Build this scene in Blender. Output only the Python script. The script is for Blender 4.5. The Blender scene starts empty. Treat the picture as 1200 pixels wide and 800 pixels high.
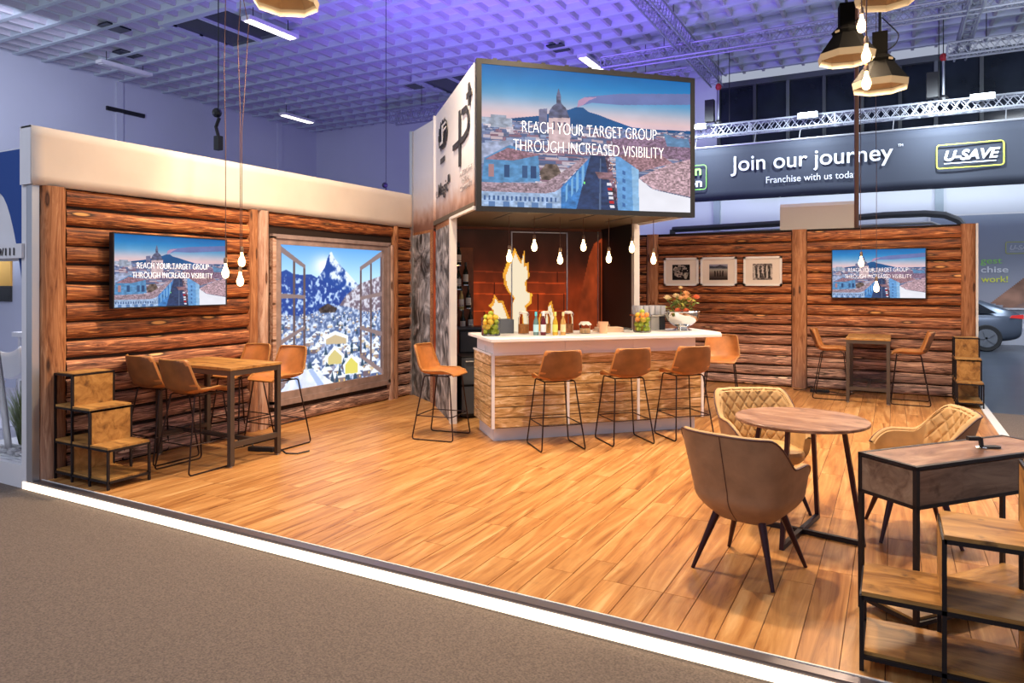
import bpy, math, random
import numpy as np
from mathutils import Vector, Matrix

random.seed(7)
PI = math.pi
R2 = math.sqrt(2)
C = bpy.context.scene.collection
SC = bpy.context.scene

# ------------------------------------------------------------------ camera
cam_d = bpy.data.cameras.new('camera')
cam_d.sensor_width = 36.0
cam_d.lens = 820 / 1200 * 36
cam_d.shift_y = -68 / 1200
cam_d.clip_end = 200
cam = bpy.data.objects.new('camera', cam_d)
C.objects.link(cam)
cam.location = (0, 0, 1.70)
cam.rotation_euler = (PI / 2, 0, math.radians(28.55))
SC.camera = cam

# ------------------------------------------------------------------ view, world, lamps and added fill lights
SC.view_settings.view_transform = 'Standard'
SC.view_settings.look = 'None'
SC.view_settings.gamma = 1.0
SC.view_settings.exposure = 0.0
SC.cycles.use_denoising = True
SC.cycles.max_bounces = 8
SC.cycles.sample_clamp_indirect = 6.0

world = bpy.data.worlds.new('hall_ambience')
SC.world = world
world.use_nodes = True
world.node_tree.nodes['Background'].inputs[0].default_value = (0.62, 0.68, 0.86, 1)
world.node_tree.nodes['Background'].inputs[1].default_value = 0.6


def area(name, loc, aim, size, power, col, shape='DISK', spread=180):
    l = bpy.data.lights.new(name, 'AREA')
    l.shape = shape
    l.size = size
    l.energy = power
    l.color = col
    l.spread = math.radians(spread)
    o = bpy.data.objects.new(name, l)
    C.objects.link(o)
    o.location = loc
    d = Vector(aim) - Vector(loc)
    o.rotation_euler = d.to_track_quat('-Z', 'Y').to_euler()
    return o


WARM = (1.0, 0.76, 0.51)
# softboxes over the stand (each has its own fixture below in the script)
BOXES = [  # x, y, z of the rim, size, power, fixture scale
    (-0.13, 9.20, 3.93, 105),
    (-0.47, 8.95, 4.24, 95),
    (-0.06, 8.60, 4.72, 22),
    (-5.10, 4.85, 4.33, 85),
    (-1.60, 5.40, 5.10, 190),
    (-4.20, 5.60, 5.40, 170),
    (0.60, 6.20, 5.20, 115),
]
for i, (x, y, z, p) in enumerate(BOXES):
    area('softbox_light', (x, y, z + 0.12), (x, y, 0), 0.26, p, WARM, spread=160)
# violet uplights on the hall ceiling, standing behind the stand's wall
area('violet_uplight_light', (-8.6, 12.5, 3.4), (-10.0, 17.0, 8.8), 0.5, 520, (0.26, 0.14, 1.0), spread=150)
area('violet_uplight_light', (-5.5, 13.8, 3.4), (-5.0, 16.0, 8.8), 0.5, 200, (0.30, 0.18, 1.0), spread=150)
# white floods on the banner truss
for x, p in ((-5.0, 150), (-2.0, 120), (1.2, 200), (4.2, 150)):
    area('truss_flood_light', (x, 19.9, 6.35), (x, 21.6, 3.9), 0.35, p, (0.82, 0.93, 1.0), spread=170)
# unseen fill lights without fixtures, added to brighten the hall around the stand
area('hall_fill_light', (4, 12, 3.2), (5, 17, 8.8), 2.5, 330, (0.80, 0.88, 1.0))
area('hall_fill_light', (-14, 4, 3.0), (-16, 9, 8.8), 3.0, 260, (0.78, 0.86, 1.0))
area('hall_fill_light', (-6, -3, 7.5), (-6, 2, 0), 3.0, 260, (0.80, 0.86, 1.0))
area('neighbour_fill_light', (-9.5, 5.0, 2.9), (-9.5, 5.2, 0), 1.2, 70, (0.80, 0.84, 1.0))  # added fill without a fixture, brightens the inside of the neighbouring stand
area('hall_fill_light', (5, 15, 8.0), (6, 17, 0), 3.0, 750, (0.85, 0.92, 1.0))
area('hall_fill_light', (-19, 9, 8.0), (-22, 10, 3), 3.0, 260, (0.72, 0.76, 1.0))


# ------------------------------------------------------------------ helpers: mesh
def SQ(s, q, z=0.0):
    return ((s - q) / R2, (s + q) / R2, z)


class MB:
    def __init__(self):
        self.v, self.f = [], []

    def add(self, vs, fs):
        n = len(self.v)
        self.v += [tuple(p) for p in vs]
        self.f += [tuple(n + i for i in f) for f in fs]
        return self

    def box(self, x0, x1, y0, y1, z0, z1):
        return self.add([(x0, y0, z0), (x1, y0, z0), (x1, y1, z0), (x0, y1, z0), (x0, y0, z1), (x1, y0, z1), (x1, y1, z1), (x0, y1, z1)],
                        [(0, 3, 2, 1), (4, 5, 6, 7), (0, 1, 5, 4), (1, 2, 6, 5), (2, 3, 7, 6), (3, 0, 4, 7)])

    def beam(self, a, b, w, h=None, up=(0, 0, 1)):
        h = h or w
        a, b = Vector(a), Vector(b)
        t = (b - a).normalized()
        u = Vector(up)
        if abs(t.dot(u)) > 0.98:
            u = Vector((0, 1, 0))
        s = t.cross(u).normalized()
        u = s.cross(t)
        vs = []
        for p in (a, b):
            for i, j in ((-1, -1), (1, -1), (1, 1), (-1, 1)):
                vs.append(p + s * i * w / 2 + u * j * h / 2)
        return self.add(vs, [(3, 2, 1, 0), (4, 5, 6, 7), (0, 1, 5, 4), (1, 2, 6, 5), (2, 3, 7, 6), (3, 0, 4, 7)])

    def tube(self, pts, r, seg=8, closed=False):
        pts = [Vector(p) for p in pts]
        n = len(pts)
        rr = r if isinstance(r, (list, tuple)) else [r] * n
        base = len(self.v)
        prev = None
        for i, p in enumerate(pts):
            if closed:
                t = (pts[(i + 1) % n] - pts[i - 1]).normalized()
            else:
                t = (pts[min(i + 1, n - 1)] - pts[max(i - 1, 0)]).normalized()
            if prev is None:
                u = Vector((0, 0, 1)) if abs(t.z) < 0.9 else Vector((0, 1, 0))
            else:
                u = prev
            s = t.cross(u)
            if s.length < 1e-5:
                s = t.cross(Vector((1, 0, 0)))
            s.normalize()
            u = s.cross(t).normalized()
            prev = u
            for k in range(seg):
                a = 2 * PI * k / seg
                self.v.append(tuple(p + (s * math.cos(a) + u * math.sin(a)) * rr[i]))
        m = n if closed else n - 1
        for i in range(m):
            j = (i + 1) % n
            for k in range(seg):
                l = (k + 1) % seg
                self.f.append((base + i * seg + k, base + i * seg + l, base + j * seg + l, base + j * seg + k))
        if not closed:
            self.f.append(tuple(base + k for k in reversed(range(seg))))
            self.f.append(tuple(base + (n - 1) * seg + k for k in range(seg)))
        return self

    def lathe(self, prof, seg=20, c=(0, 0, 0), rot=0.0, axis='z', cap=True):
        base = len(self.v)
        for r, z in prof:
            for k in range(seg):
                a = 2 * PI * k / seg + rot
                x, y = r * math.cos(a), r * math.sin(a)
                if axis == 'z':
                    p = (c[0] + x, c[1] + y, c[2] + z)
                elif axis == 'y':
                    p = (c[0] + x, c[1] + z, c[2] + y)
                else:
                    p = (c[0] + z, c[1] + x, c[2] + y)
                self.v.append(p)
        for i in range(len(prof) - 1):
            for k in range(seg):
                l = (k + 1) % seg
                self.f.append((base + i * seg + k, base + i * seg + l, base + (i + 1) * seg + l, base + (i + 1) * seg + k))
        if cap:
            self.f.append(tuple(base + k for k in reversed(range(seg))))
            self.f.append(tuple(base + (len(prof) - 1) * seg + k for k in range(seg)))
        return self

    def prism(self, poly, z0, z1):
        n = len(poly)
        vs = [(x, y, z0) for x, y in poly] + [(x, y, z1) for x, y in poly]
        fs = [tuple(reversed(range(n))), tuple(range(n, 2 * n))]
        fs += [(i, (i + 1) % n, n + (i + 1) % n, n + i) for i in range(n)]
        return self.add(vs, fs)

    def ball(self, c, r, sx=1, sy=1, sz=1, seg=10, rings=6):
        base = len(self.v)
        for i in range(1, rings):
            t = PI * i / rings
            for k in range(seg):
                a = 2 * PI * k / seg
                self.v.append((c[0] + r * sx * math.sin(t) * math.cos(a), c[1] + r * sy * math.sin(t) * math.sin(a), c[2] + r * sz * math.cos(t)))
        top = len(self.v)
        self.v.append((c[0], c[1], c[2] + r * sz))
        self.v.append((c[0], c[1], c[2] - r * sz))
        for i in range(rings - 2):
            for k in range(seg):
                l = (k + 1) % seg
                self.f.append((base + i * seg + k, base + (i + 1) * seg + k, base + (i + 1) * seg + l, base + i * seg + l))
        for k in range(seg):
            l = (k + 1) % seg
            self.f.append((top, base + k, base + l))
            self.f.append((top + 1, base + (rings - 2) * seg + l, base + (rings - 2) * seg + k))
        return self

    def grid(self, fn, nu, nv, closed_u=False):
        base = len(self.v)
        for j in range(nv + 1):
            for i in range(nu + (0 if closed_u else 1)):
                self.v.append(tuple(fn(i / nu, j / nv)))
        w = nu if closed_u else nu + 1
        for j in range(nv):
            for i in range(nu):
                i2 = (i + 1) % w
                self.f.append((base + j * w + i, base + j * w + i2, base + (j + 1) * w + i2, base + (j + 1) * w + i))
        return self

    def xf(self, M):
        self.v = [tuple(M @ Vector(p)) for p in self.v]
        return self

    def mesh(self, name, mat, smooth=False):
        me = bpy.data.meshes.new(name)
        me.from_pydata(self.v, [], self.f)
        me.materials.append(mat)
        if smooth:
            me.polygons.foreach_set('use_smooth', [True] * len(me.polygons))
            try:
                me.set_sharp_from_angle(angle=math.radians(40))
            except Exception:
                pass
        me.update()
        return me

    def build(self, name, mat, parent=None, smooth=False, bevel=0, kind=None, label=None, loc=None, rot=None):
        o = bpy.data.objects.new(name, self.mesh(name, mat, smooth))
        C.objects.link(o)
        if parent is not None:
            o.parent = parent
        if loc is not None:
            o.location = loc
        if rot is not None:
            o.rotation_euler = rot
        if bevel:
            m = o.modifiers.new('bevel', 'BEVEL')
            m.width = bevel
            m.segments = 2
            m.limit_method = 'ANGLE'
        if kind:
            o['kind'] = kind
        if label:
            o['label'] = label
        return o


def box(x0, x1, y0, y1, z0, z1):
    return MB().box(x0, x1, y0, y1, z0, z1)


def thing(name, label, cat, loc=(0, 0, 0), rz=0.0, group=None):
    o = bpy.data.objects.new(name, None)
    o.empty_display_size = 0.1
    C.objects.link(o)
    o.location = loc
    o.rotation_euler = (0, 0, rz)
    tag(o, label, cat, group)
    return o


def tag(o, label, cat, group=None):
    o['label'] = label
    o['category'] = cat
    if group:
        o['group'] = group
    return o


def struct(o, label=None):
    o['kind'] = 'structure'
    if label:
        o['label'] = label
    return o


def inst(src, name, parent=None, loc=(0, 0, 0), rot=None, scale=None):
    o = src.copy()
    o.name = name
    C.objects.link(o)
    o.parent = parent
    o.location = loc
    if rot is not None:
        o.rotation_euler = rot
    if scale is not None:
        o.scale = scale
    return o


def copy_tree(o, parent=None):
    c = o.copy()
    C.objects.link(c)
    c.parent = parent
    for ch in list(o.children):
        copy_tree(ch, c)
    return c


def place(o, loc, rz, label, group=None):
    o.location = loc
    o.rotation_euler = (0, 0, rz)
    o['label'] = label
    if group:
        o['group'] = group
    return o


def text(name, s, size, mat, parent, loc, rot, width=None, align='CENTER', extrude=0.002, shear=0.0, bold=0.0, label=None):
    c = bpy.data.curves.new(name, 'FONT')
    c.body = s
    c.size = size
    c.align_x = align
    c.extrude = extrude
    c.shear = shear
    c.offset = bold
    o = bpy.data.objects.new(name, c)
    C.objects.link(o)
    bpy.context.view_layer.update()
    dg = bpy.context.evaluated_depsgraph_get()
    me = bpy.data.meshes.new_from_object(o.evaluated_get(dg))
    bpy.data.objects.remove(o)
    me.name = name
    me.materials.clear()
    me.materials.append(mat)
    o = bpy.data.objects.new(name, me)
    C.objects.link(o)
    if width:
        xs = [v.co.x for v in me.vertices]
        w = max(xs) - min(xs)
        k = width / w
        for v in me.vertices:
            v.co.x *= k
    o.parent = parent
    o.location = loc
    o.rotation_euler = rot
    if label:
        o['label'] = label
    return o


# ------------------------------------------------------------------ helpers: materials
def mat(name, col=(0.5, 0.5, 0.5), rough=0.5, metal=0.0, emit=None, es=0.0, noise=0.0, nscale=20.0, bump=0.0, trans=0.0, spec=None, ior=None, alpha=None):
    m = bpy.data.materials.new(name)
    m.use_nodes = True
    nt = m.node_tree
    b = nt.nodes['Principled BSDF']
    b.inputs['Base Color'].default_value = (*col, 1)
    b.inputs['Roughness'].default_value = rough
    b.inputs['Metallic'].default_value = metal
    if trans:
        b.inputs['Transmission Weight'].default_value = trans
    if ior:
        b.inputs['IOR'].default_value = ior
    if spec is not None:
        b.inputs['Specular IOR Level'].default_value = spec
    if emit:
        b.inputs['Emission Color'].default_value = (*emit, 1)
        b.inputs['Emission Strength'].default_value = es
    if noise or bump:
        tc = nt.nodes.new('ShaderNodeTexCoord')
        n = nt.nodes.new('ShaderNodeTexNoise')
        n.inputs['Scale'].default_value = nscale
        n.inputs['Detail'].default_value = 5
        nt.links.new(tc.outputs['Object'], n.inputs['Vector'])
        if noise:
            r = nt.nodes.new('ShaderNodeValToRGB')
            r.color_ramp.elements[0].position = 0.3
            r.color_ramp.elements[1].position = 0.7
            r.color_ramp.elements[0].color = tuple(max(0, c * (1 - noise)) for c in col) + (1,)
            r.color_ramp.elements[1].color = tuple(min(1, c * (1 + noise)) for c in col) + (1,)
            nt.links.new(n.outputs['Fac'], r.inputs['Fac'])
            nt.links.new(r.outputs['Color'], b.inputs['Base Color'])
        if bump:
            bp = nt.nodes.new('ShaderNodeBump')
            bp.inputs['Strength'].default_value = bump
            bp.inputs['Distance'].default_value = 0.01
            nt.links.new(n.outputs['Fac'], bp.inputs['Height'])
            nt.links.new(bp.outputs['Normal'], b.inputs['Normal'])
    return m


def wood(name, ramp, grain=(1.2, 16, 16), rough=0.55, knots=0.0, knotcol=(0.75, 0.35, 0.10), spots=0.0, bump=0.25, fade=None, rndval=0.25, world=False, spec=0.4, kscale=(2.2, 9, 9), distort=1.5):
    """streaky wood: grain runs along local X. ramp = list of (pos, colour)."""
    m = bpy.data.materials.new(name)
    m.use_nodes = True
    nt = m.node_tree
    L = nt.links.new
    b = nt.nodes['Principled BSDF']
    b.inputs['Roughness'].default_value = rough
    b.inputs['Specular IOR Level'].default_value = spec
    tc = nt.nodes.new('ShaderNodeTexCoord')
    oi = nt.nodes.new('ShaderNodeObjectInfo')
    ge = nt.nodes.new('ShaderNodeNewGeometry')
    ad = nt.nodes.new('ShaderNodeMath')
    ad.operation = 'ADD'
    L(oi.outputs['Random'], ad.inputs[0])
    L(ge.outputs['Random Per Island'], ad.inputs[1])
    ml = nt.nodes.new('ShaderNodeMath')
    ml.operation = 'MULTIPLY'
    ml.inputs[1].default_value = 37.0
    L(ad.outputs[0], ml.inputs[0])
    va = nt.nodes.new('ShaderNodeVectorMath')
    va.operation = 'ADD'
    L(tc.outputs['Object'], va.inputs[0])
    L(ml.outputs[0], va.inputs[1])
    mp = nt.nodes.new('ShaderNodeMapping')
    mp.inputs['Scale'].default_value = grain
    L(va.outputs[0], mp.inputs['Vector'])
    n = nt.nodes.new('ShaderNodeTexNoise')
    n.inputs['Scale'].default_value = 1.6
    n.inputs['Detail'].default_value = 7
    n.inputs['Roughness'].default_value = 0.62
    n.inputs['Distortion'].default_value = distort
    L(mp.outputs[0], n.inputs['Vector'])
    r = nt.nodes.new('ShaderNodeValToRGB')
    el = r.color_ramp.elements
    el[0].position, el[0].color = ramp[0][0], (*ramp[0][1], 1)
    el[1].position, el[1].color = ramp[-1][0], (*ramp[-1][1], 1)
    for p, c in ramp[1:-1]:
        e = el.new(p)
        e.color = (*c, 1)
    L(n.outputs['Fac'], r.inputs['Fac'])
    out = r.outputs['Color']

    def mix(fac_out, col, a, mode='MIX'):
        x = nt.nodes.new('ShaderNodeMix')
        x.data_type = 'RGBA'
        x.blend_type = mode
        L(fac_out, x.inputs[0])
        L(a, x.inputs[6])
        if isinstance(col, tuple):
            x.inputs[7].default_value = (*col, 1)
        else:
            L(col, x.inputs[7])
        return x.outputs[2]

    if knots:
        mk = nt.nodes.new('ShaderNodeMapping')
        mk.inputs['Scale'].default_value = kscale
        L(va.outputs[0], mk.inputs['Vector'])
        vo = nt.nodes.new('ShaderNodeTexVoronoi')
        vo.inputs['Scale'].default_value = 1.0
        L(mk.outputs[0], vo.inputs['Vector'])
        kr = nt.nodes.new('ShaderNodeValToRGB')
        kr.color_ramp.elements[0].position = 0.10 * knots
        kr.color_ramp.elements[0].color = (1, 1, 1, 1)
        kr.color_ramp.elements[1].position = 0.15 * knots
        kr.color_ramp.elements[1].color = (0, 0, 0, 1)
        L(vo.outputs['Distance'], kr.inputs['Fac'])
        rr = nt.nodes.new('ShaderNodeValToRGB')
        rr.color_ramp.elements[0].position = 0.15 * knots
        rr.color_ramp.elements[0].color = (1, 1, 1, 1)
        rr.color_ramp.elements[1].position = 0.26 * knots
        rr.color_ramp.elements[1].color = (0, 0, 0, 1)
        L(vo.outputs['Distance'], rr.inputs['Fac'])
        out = mix(rr.outputs['Color'], (0.05, 0.018, 0.008), out)
        out = mix(kr.outputs['Color'], knotcol, out)
    if spots:
        n2 = nt.nodes.new('ShaderNodeTexNoise')
        n2.inputs['Scale'].default_value = 9.0
        n2.inputs['Detail'].default_value = 4
        L(va.outputs[0], n2.inputs['Vector'])
        r2 = nt.nodes.new('ShaderNodeValToRGB')
        r2.color_ramp.elements[0].position = 0.60
        r2.color_ramp.elements[0].color = (0, 0, 0, 1)
        r2.color_ramp.elements[1].position = 0.72
        r2.color_ramp.elements[1].color = (spots, spots, spots, 1)
        L(n2.outputs['Fac'], r2.inputs['Fac'])
        out = mix(r2.outputs['Color'], (0.07, 0.03, 0.015), out)
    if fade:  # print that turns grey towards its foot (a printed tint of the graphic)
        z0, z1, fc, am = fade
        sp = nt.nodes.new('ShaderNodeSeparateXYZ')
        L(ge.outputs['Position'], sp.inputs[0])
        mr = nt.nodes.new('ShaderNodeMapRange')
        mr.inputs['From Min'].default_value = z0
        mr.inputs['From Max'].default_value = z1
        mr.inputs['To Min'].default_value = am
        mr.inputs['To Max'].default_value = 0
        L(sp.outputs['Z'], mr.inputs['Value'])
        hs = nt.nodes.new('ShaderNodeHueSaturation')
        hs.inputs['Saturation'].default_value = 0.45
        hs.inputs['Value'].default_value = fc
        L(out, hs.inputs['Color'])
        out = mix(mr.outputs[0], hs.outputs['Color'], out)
    hv = nt.nodes.new('ShaderNodeHueSaturation')
    mr2 = nt.nodes.new('ShaderNodeMapRange')
    mr2.inputs['From Max'].default_value = 2.0
    mr2.inputs['To Min'].default_value = 1 - rndval
    mr2.inputs['To Max'].default_value = 1 + rndval
    L(ad.outputs[0], mr2.inputs['Value'])
    L(mr2.outputs[0], hv.inputs['Value'])
    L(out, hv.inputs['Color'])
    L(hv.outputs['Color'], b.inputs['Base Color'])
    if bump:
        bp = nt.nodes.new('ShaderNodeBump')
        bp.inputs['Strength'].default_value = bump
        bp.inputs['Distance'].default_value = 0.006
        L(n.outputs['Fac'], bp.inputs['Height'])
        L(bp.outputs['Normal'], b.inputs['Normal'])
    return m


def swirl_shift(src):
    return src


M = {}
M['black'] = mat('black_metal', (0.018, 0.014, 0.016), 0.42, 0.4)
M['matteblack'] = mat('matte_black_cloth', (0.004, 0.0035, 0.003), 0.95, spec=0.1)
M['dark'] = mat('dark_plastic', (0.012, 0.012, 0.014), 0.45)
M['wire'] = mat('stool_wire', (0.035, 0.018, 0.016), 0.4, 0.6)
M['grey_metal'] = mat('grey_brown_metal', (0.10, 0.075, 0.06), 0.45, 0.5)
M['alu'] = mat('aluminium', (0.62, 0.63, 0.66), 0.35, 0.85)
M['truss'] = mat('truss_aluminium', (0.34, 0.36, 0.41), 0.5, 0.35)
M['white'] = mat('white_paint', (0.78, 0.77, 0.80), 0.5, noise=0.03, nscale=3)
M['trimwhite'] = mat('white_profile', (0.80, 0.76, 0.72), 0.4)
M['cream'] = mat('cream_fabric', (0.77, 0.665, 0.57), 0.85, noise=0.05, nscale=2.2, bump=0.25)
M['hallwall'] = mat('hall_wall_paint', (0.60, 0.62, 0.70), 0.8, noise=0.04, nscale=0.4)
M['ceil'] = mat('ceiling_paint', (0.62, 0.66, 0.72), 0.75, noise=0.06, nscale=0.6)
M['rib'] = mat('rib_paint', (0.56, 0.62, 0.68), 0.7, noise=0.05, nscale=0.8)
M['joist'] = mat('joist_paint', (0.50, 0.48, 0.54), 0.75, noise=0.05, nscale=0.8)
M['nightglass'] = mat('night_glass', (0.012, 0.016, 0.026), 0.12, noise=0.5, nscale=0.8)
M['darkframe'] = mat('dark_frame', (0.05, 0.055, 0.065), 0.5)
M['carpet'] = mat('carpet', (0.150, 0.114, 0.092), 0.95, noise=0.35, nscale=100, bump=0.5)
M['hallfloor'] = mat('hall_floor_finish', (0.045, 0.055, 0.075), 0.28, noise=0.15, nscale=2)
M['fabricnavy'] = mat('banner_fabric', (0.024, 0.030, 0.048), 0.8, noise=0.06, nscale=0.7, bump=0.1)
M['lettering'] = mat('white_lettering', (0.62, 0.64, 0.70), 0.6)
M['ink'] = mat('black_ink', (0.03, 0.03, 0.035), 0.6)
M['greyink'] = mat('grey_ink', (0.35, 0.33, 0.36), 0.6)
M['yellowink'] = mat('yellow_green_ink', (0.72, 0.75, 0.08), 0.6)
M['greenink'] = mat('green_ink', (0.25, 0.65, 0.12), 0.6)
M['blueink'] = mat('blue_print', (0.010, 0.06, 0.28), 0.6)
M['screenlet'] = mat('screen_lettering', (0.9, 0.9, 0.9), 0.6, emit=(1, 1, 1), es=0.95)
M['glow'] = mat('warm_light_strip', (1, 0.9, 0.75), 0.5, emit=(1.0, 0.80, 0.55), es=2.6)
M['tubeglow'] = mat('fluorescent_tube', (1, 1, 1), 0.5, emit=(1.0, 0.97, 0.92), es=4.0)
M['floodglow'] = mat('flood_lens', (1, 1, 1), 0.5, emit=(0.8, 0.93, 1.0), es=14.0)
M['bulb'] = mat('bulb_glow', (1, 0.8, 0.5), 0.4, emit=(1.0, 0.62, 0.26), es=14.0)
M['brass'] = mat('socket_metal', (0.30, 0.20, 0.13), 0.35, 0.8)
M['cord'] = mat('brown_cord', (0.10, 0.045, 0.035), 0.7)
M['copper'] = mat('copper_pole', (0.30, 0.14, 0.08), 0.3, 0.9)
M['diffuser'] = mat('softbox_fabric', (0.45, 0.33, 0.20), 0.85)
M['diffuser_lit'] = mat('softbox_lit_fabric', (0.10, 0.08, 0.055), 0.85, emit=(1.0, 0.62, 0.30), es=0.42)
M['leather'] = mat('tan_leather', (0.46, 0.17, 0.045), 0.42, noise=0.22, nscale=7, bump=0.12)
M['leatherback'] = mat('brown_leather_back', (0.21, 0.078, 0.024), 0.45, noise=0.25, nscale=8, bump=0.12)
M['piping'] = mat('leather_piping', (0.42, 0.19, 0.05), 0.5)
M['darkpiping'] = mat('dark_piping', (0.10, 0.035, 0.025), 0.5)
M['suede'] = mat('brown_suede', (0.33, 0.185, 0.098), 0.6, noise=0.18, nscale=9, bump=0.15)
M['suedelight'] = mat('quilted_tan_suede', (0.50, 0.30, 0.12), 0.6, noise=0.12, nscale=12, bump=0.1)
M['chairleg'] = mat('dark_chair_leg', (0.045, 0.014, 0.018), 0.35, 0.5)
M['glass'] = mat('clear_glass', (0.97, 0.98, 0.98), 0.02, trans=1.0, ior=1.06)
M['chrome'] = mat('polished_steel', (0.85, 0.83, 0.80), 0.08, 1.0)
M['barwhite'] = mat('bar_white_laminate', (0.80, 0.78, 0.82), 0.35)
M['topwhite'] = mat('worktop_white', (0.88, 0.86, 0.84), 0.3)
M['greybox'] = mat('grey_plastic', (0.10, 0.11, 0.13), 0.5)
M['navy'] = mat('navy_ceiling_panel', (0.10, 0.075, 0.05), 0.6)
M['rust'] = wood('rustic_board', [(0.28, (0.14, 0.055, 0.015)), (0.45, (0.36, 0.17, 0.045)), (0.60, (0.50, 0.26, 0.075)), (0.78, (0.60, 0.34, 0.12))], grain=(1.5, 7, 7), rough=0.38, spots=0.8, bump=0.1, rndval=0.08, distort=0.8)
M['rustgrey'] = wood('rustic_grey_board', [(0.28, (0.10, 0.055, 0.035)), (0.45, (0.21, 0.13, 0.085)), (0.60, (0.30, 0.20, 0.13)), (0.78, (0.38, 0.26, 0.18))], grain=(1.5, 7, 7), rough=0.38, spots=0.8, bump=0.1, rndval=0.05, distort=0.8)
M['tabletop'] = wood('round_table_veneer', [(0.32, (0.13, 0.055, 0.032)), (0.5, (0.32, 0.165, 0.098)), (0.68, (0.50, 0.31, 0.20))], grain=(1.8, 6, 6), rough=0.30, spots=0.45, bump=0.05, rndval=0.02, distort=0.8)
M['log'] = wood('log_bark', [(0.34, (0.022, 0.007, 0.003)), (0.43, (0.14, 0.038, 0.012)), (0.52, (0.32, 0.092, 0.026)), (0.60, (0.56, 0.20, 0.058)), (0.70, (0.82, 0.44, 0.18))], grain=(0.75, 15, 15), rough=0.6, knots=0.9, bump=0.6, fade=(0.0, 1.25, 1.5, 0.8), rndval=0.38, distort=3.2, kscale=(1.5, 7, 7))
M['post'] = wood('post_bark', [(0.28, (0.10, 0.03, 0.012)), (0.42, (0.30, 0.11, 0.04)), (0.58, (0.46, 0.20, 0.085)), (0.75, (0.66, 0.36, 0.19))], grain=(1.1, 15, 15), rough=0.6, knots=0.8, knotcol=(0.14, 0.05, 0.02), bump=0.5, fade=(0.0, 1.0, 1.0, 0.4), rndval=0.1, distort=2.0)
M['palepost'] = wood('pale_post_bark', [(0.28, (0.24, 0.10, 0.06)), (0.45, (0.48, 0.27, 0.19)), (0.62, (0.66, 0.46, 0.36)), (0.78, (0.75, 0.58, 0.50))], grain=(1.1, 13, 13), rough=0.6, knots=0.8, knotcol=(0.2, 0.08, 0.04), bump=0.4, rndval=0.1)
M['gap'] = mat('dark_gap', (0.02, 0.008, 0.004), 0.9)
M['plank'] = wood('floor_plank', [(0.28, (0.20, 0.070, 0.020)), (0.42, (0.41, 0.173, 0.050)), (0.57, (0.56, 0.275, 0.092)), (0.72, (0.70, 0.415, 0.180))], grain=(0.55, 6.5, 6.5), rough=0.33, spots=0.15, bump=0.04, rndval=0.09, distort=1.3)
M['barboard'] = wood('bar_board', [(0.30, (0.20, 0.10, 0.035)), (0.43, (0.46, 0.26, 0.09)), (0.55, (0.68, 0.44, 0.20)), (0.68, (0.92, 0.76, 0.54))], grain=(1.6, 11, 11), rough=0.45, spots=0.1, bump=0.2, rndval=0.15, distort=2.0)
M['printframe'] = mat('window_frame_print', (0.33, 0.24, 0.22), 0.6, noise=0.2, nscale=9)


def stone_mat(name, lo, hi):
    m = bpy.data.materials.new(name)
    m.use_nodes = True
    nt = m.node_tree
    L = nt.links.new
    b = nt.nodes['Principled BSDF']
    b.inputs['Roughness'].default_value = 0.7
    tc = nt.nodes.new('ShaderNodeTexCoord')
    n = nt.nodes.new('ShaderNodeTexNoise')
    n.inputs['Scale'].default_value = 3.0
    n.inputs['Detail'].default_value = 6
    n.inputs['Roughness'].default_value = 0.55
    n.inputs['Distortion'].default_value = 1.6
    L(tc.outputs['Object'], n.inputs['Vector'])
    r = nt.nodes.new('ShaderNodeValToRGB')
    e = r.color_ramp.elements
    e[0].position, e[0].color = 0.38, (*lo, 1)
    e[1].position, e[1].color = 0.68, (*hi, 1)
    x = e.new(0.52)
    x.color = (*[(a + c) * 0.36 for a, c in zip(lo, hi)], 1)
    L(n.outputs['Fac'], r.inputs['Fac'])
    L(r.outputs['Color'], b.inputs['Base Color'])
    bp = nt.nodes.new('ShaderNodeBump')
    bp.inputs['Strength'].default_value = 0.9
    bp.inputs['Distance'].default_value = 0.03
    L(n.outputs['Fac'], bp.inputs['Height'])
    L(bp.outputs['Normal'], b.inputs['Normal'])
    return m


M['stone'] = stone_mat('slate_print', (0.045, 0.038, 0.036), (0.66, 0.61, 0.60))


def fascia_mat():
    """white graphic panel whose print turns to brown beams at its foot"""
    m = bpy.data.materials.new('graphic_panel_print')
    m.use_nodes = True
    nt = m.node_tree
    L = nt.links.new
    b = nt.nodes['Principled BSDF']
    b.inputs['Roughness'].default_value = 0.55
    g = nt.nodes.new('ShaderNodeNewGeometry')
    sp = nt.nodes.new('ShaderNodeSeparateXYZ')
    L(g.outputs['Position'], sp.inputs[0])
    n = nt.nodes.new('ShaderNodeTexNoise')
    n.inputs['Scale'].default_value = 5
    n.inputs['Detail'].default_value = 6
    L(g.outputs['Position'], n.inputs['Vector'])
    mm = nt.nodes.new('ShaderNodeMath')
    mm.operation = 'MULTIPLY_ADD'
    mm.inputs[1].default_value = 0.30
    L(n.outputs['Fac'], mm.inputs[0])
    L(sp.outputs['Z'], mm.inputs[2])
    mr = nt.nodes.new('ShaderNodeMapRange')
    mr.inputs['From Min'].default_value = 2.35
    mr.inputs['From Max'].default_value = 4.1
    L(mm.outputs[0], mr.inputs['Value'])
    r = nt.nodes.new('ShaderNodeValToRGB')
    e = r.color_ramp.elements
    e[0].position, e[0].color = 0.0, (0.12, 0.045, 0.028, 1)
    e[1].position, e[1].color = 0.62, (0.78, 0.77, 0.82, 1)
    for p, c in ((0.20, (0.26, 0.12, 0.08)), (0.27, (0.48, 0.30, 0.24)), (0.38, (0.66, 0.60, 0.62))):
        x = e.new(p)
        x.color = (*c, 1)
    L(mr.outputs[0], r.inputs['Fac'])
    L(r.outputs['Color'], b.inputs['Base Color'])
    return m


M['graphic'] = fascia_mat()


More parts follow.
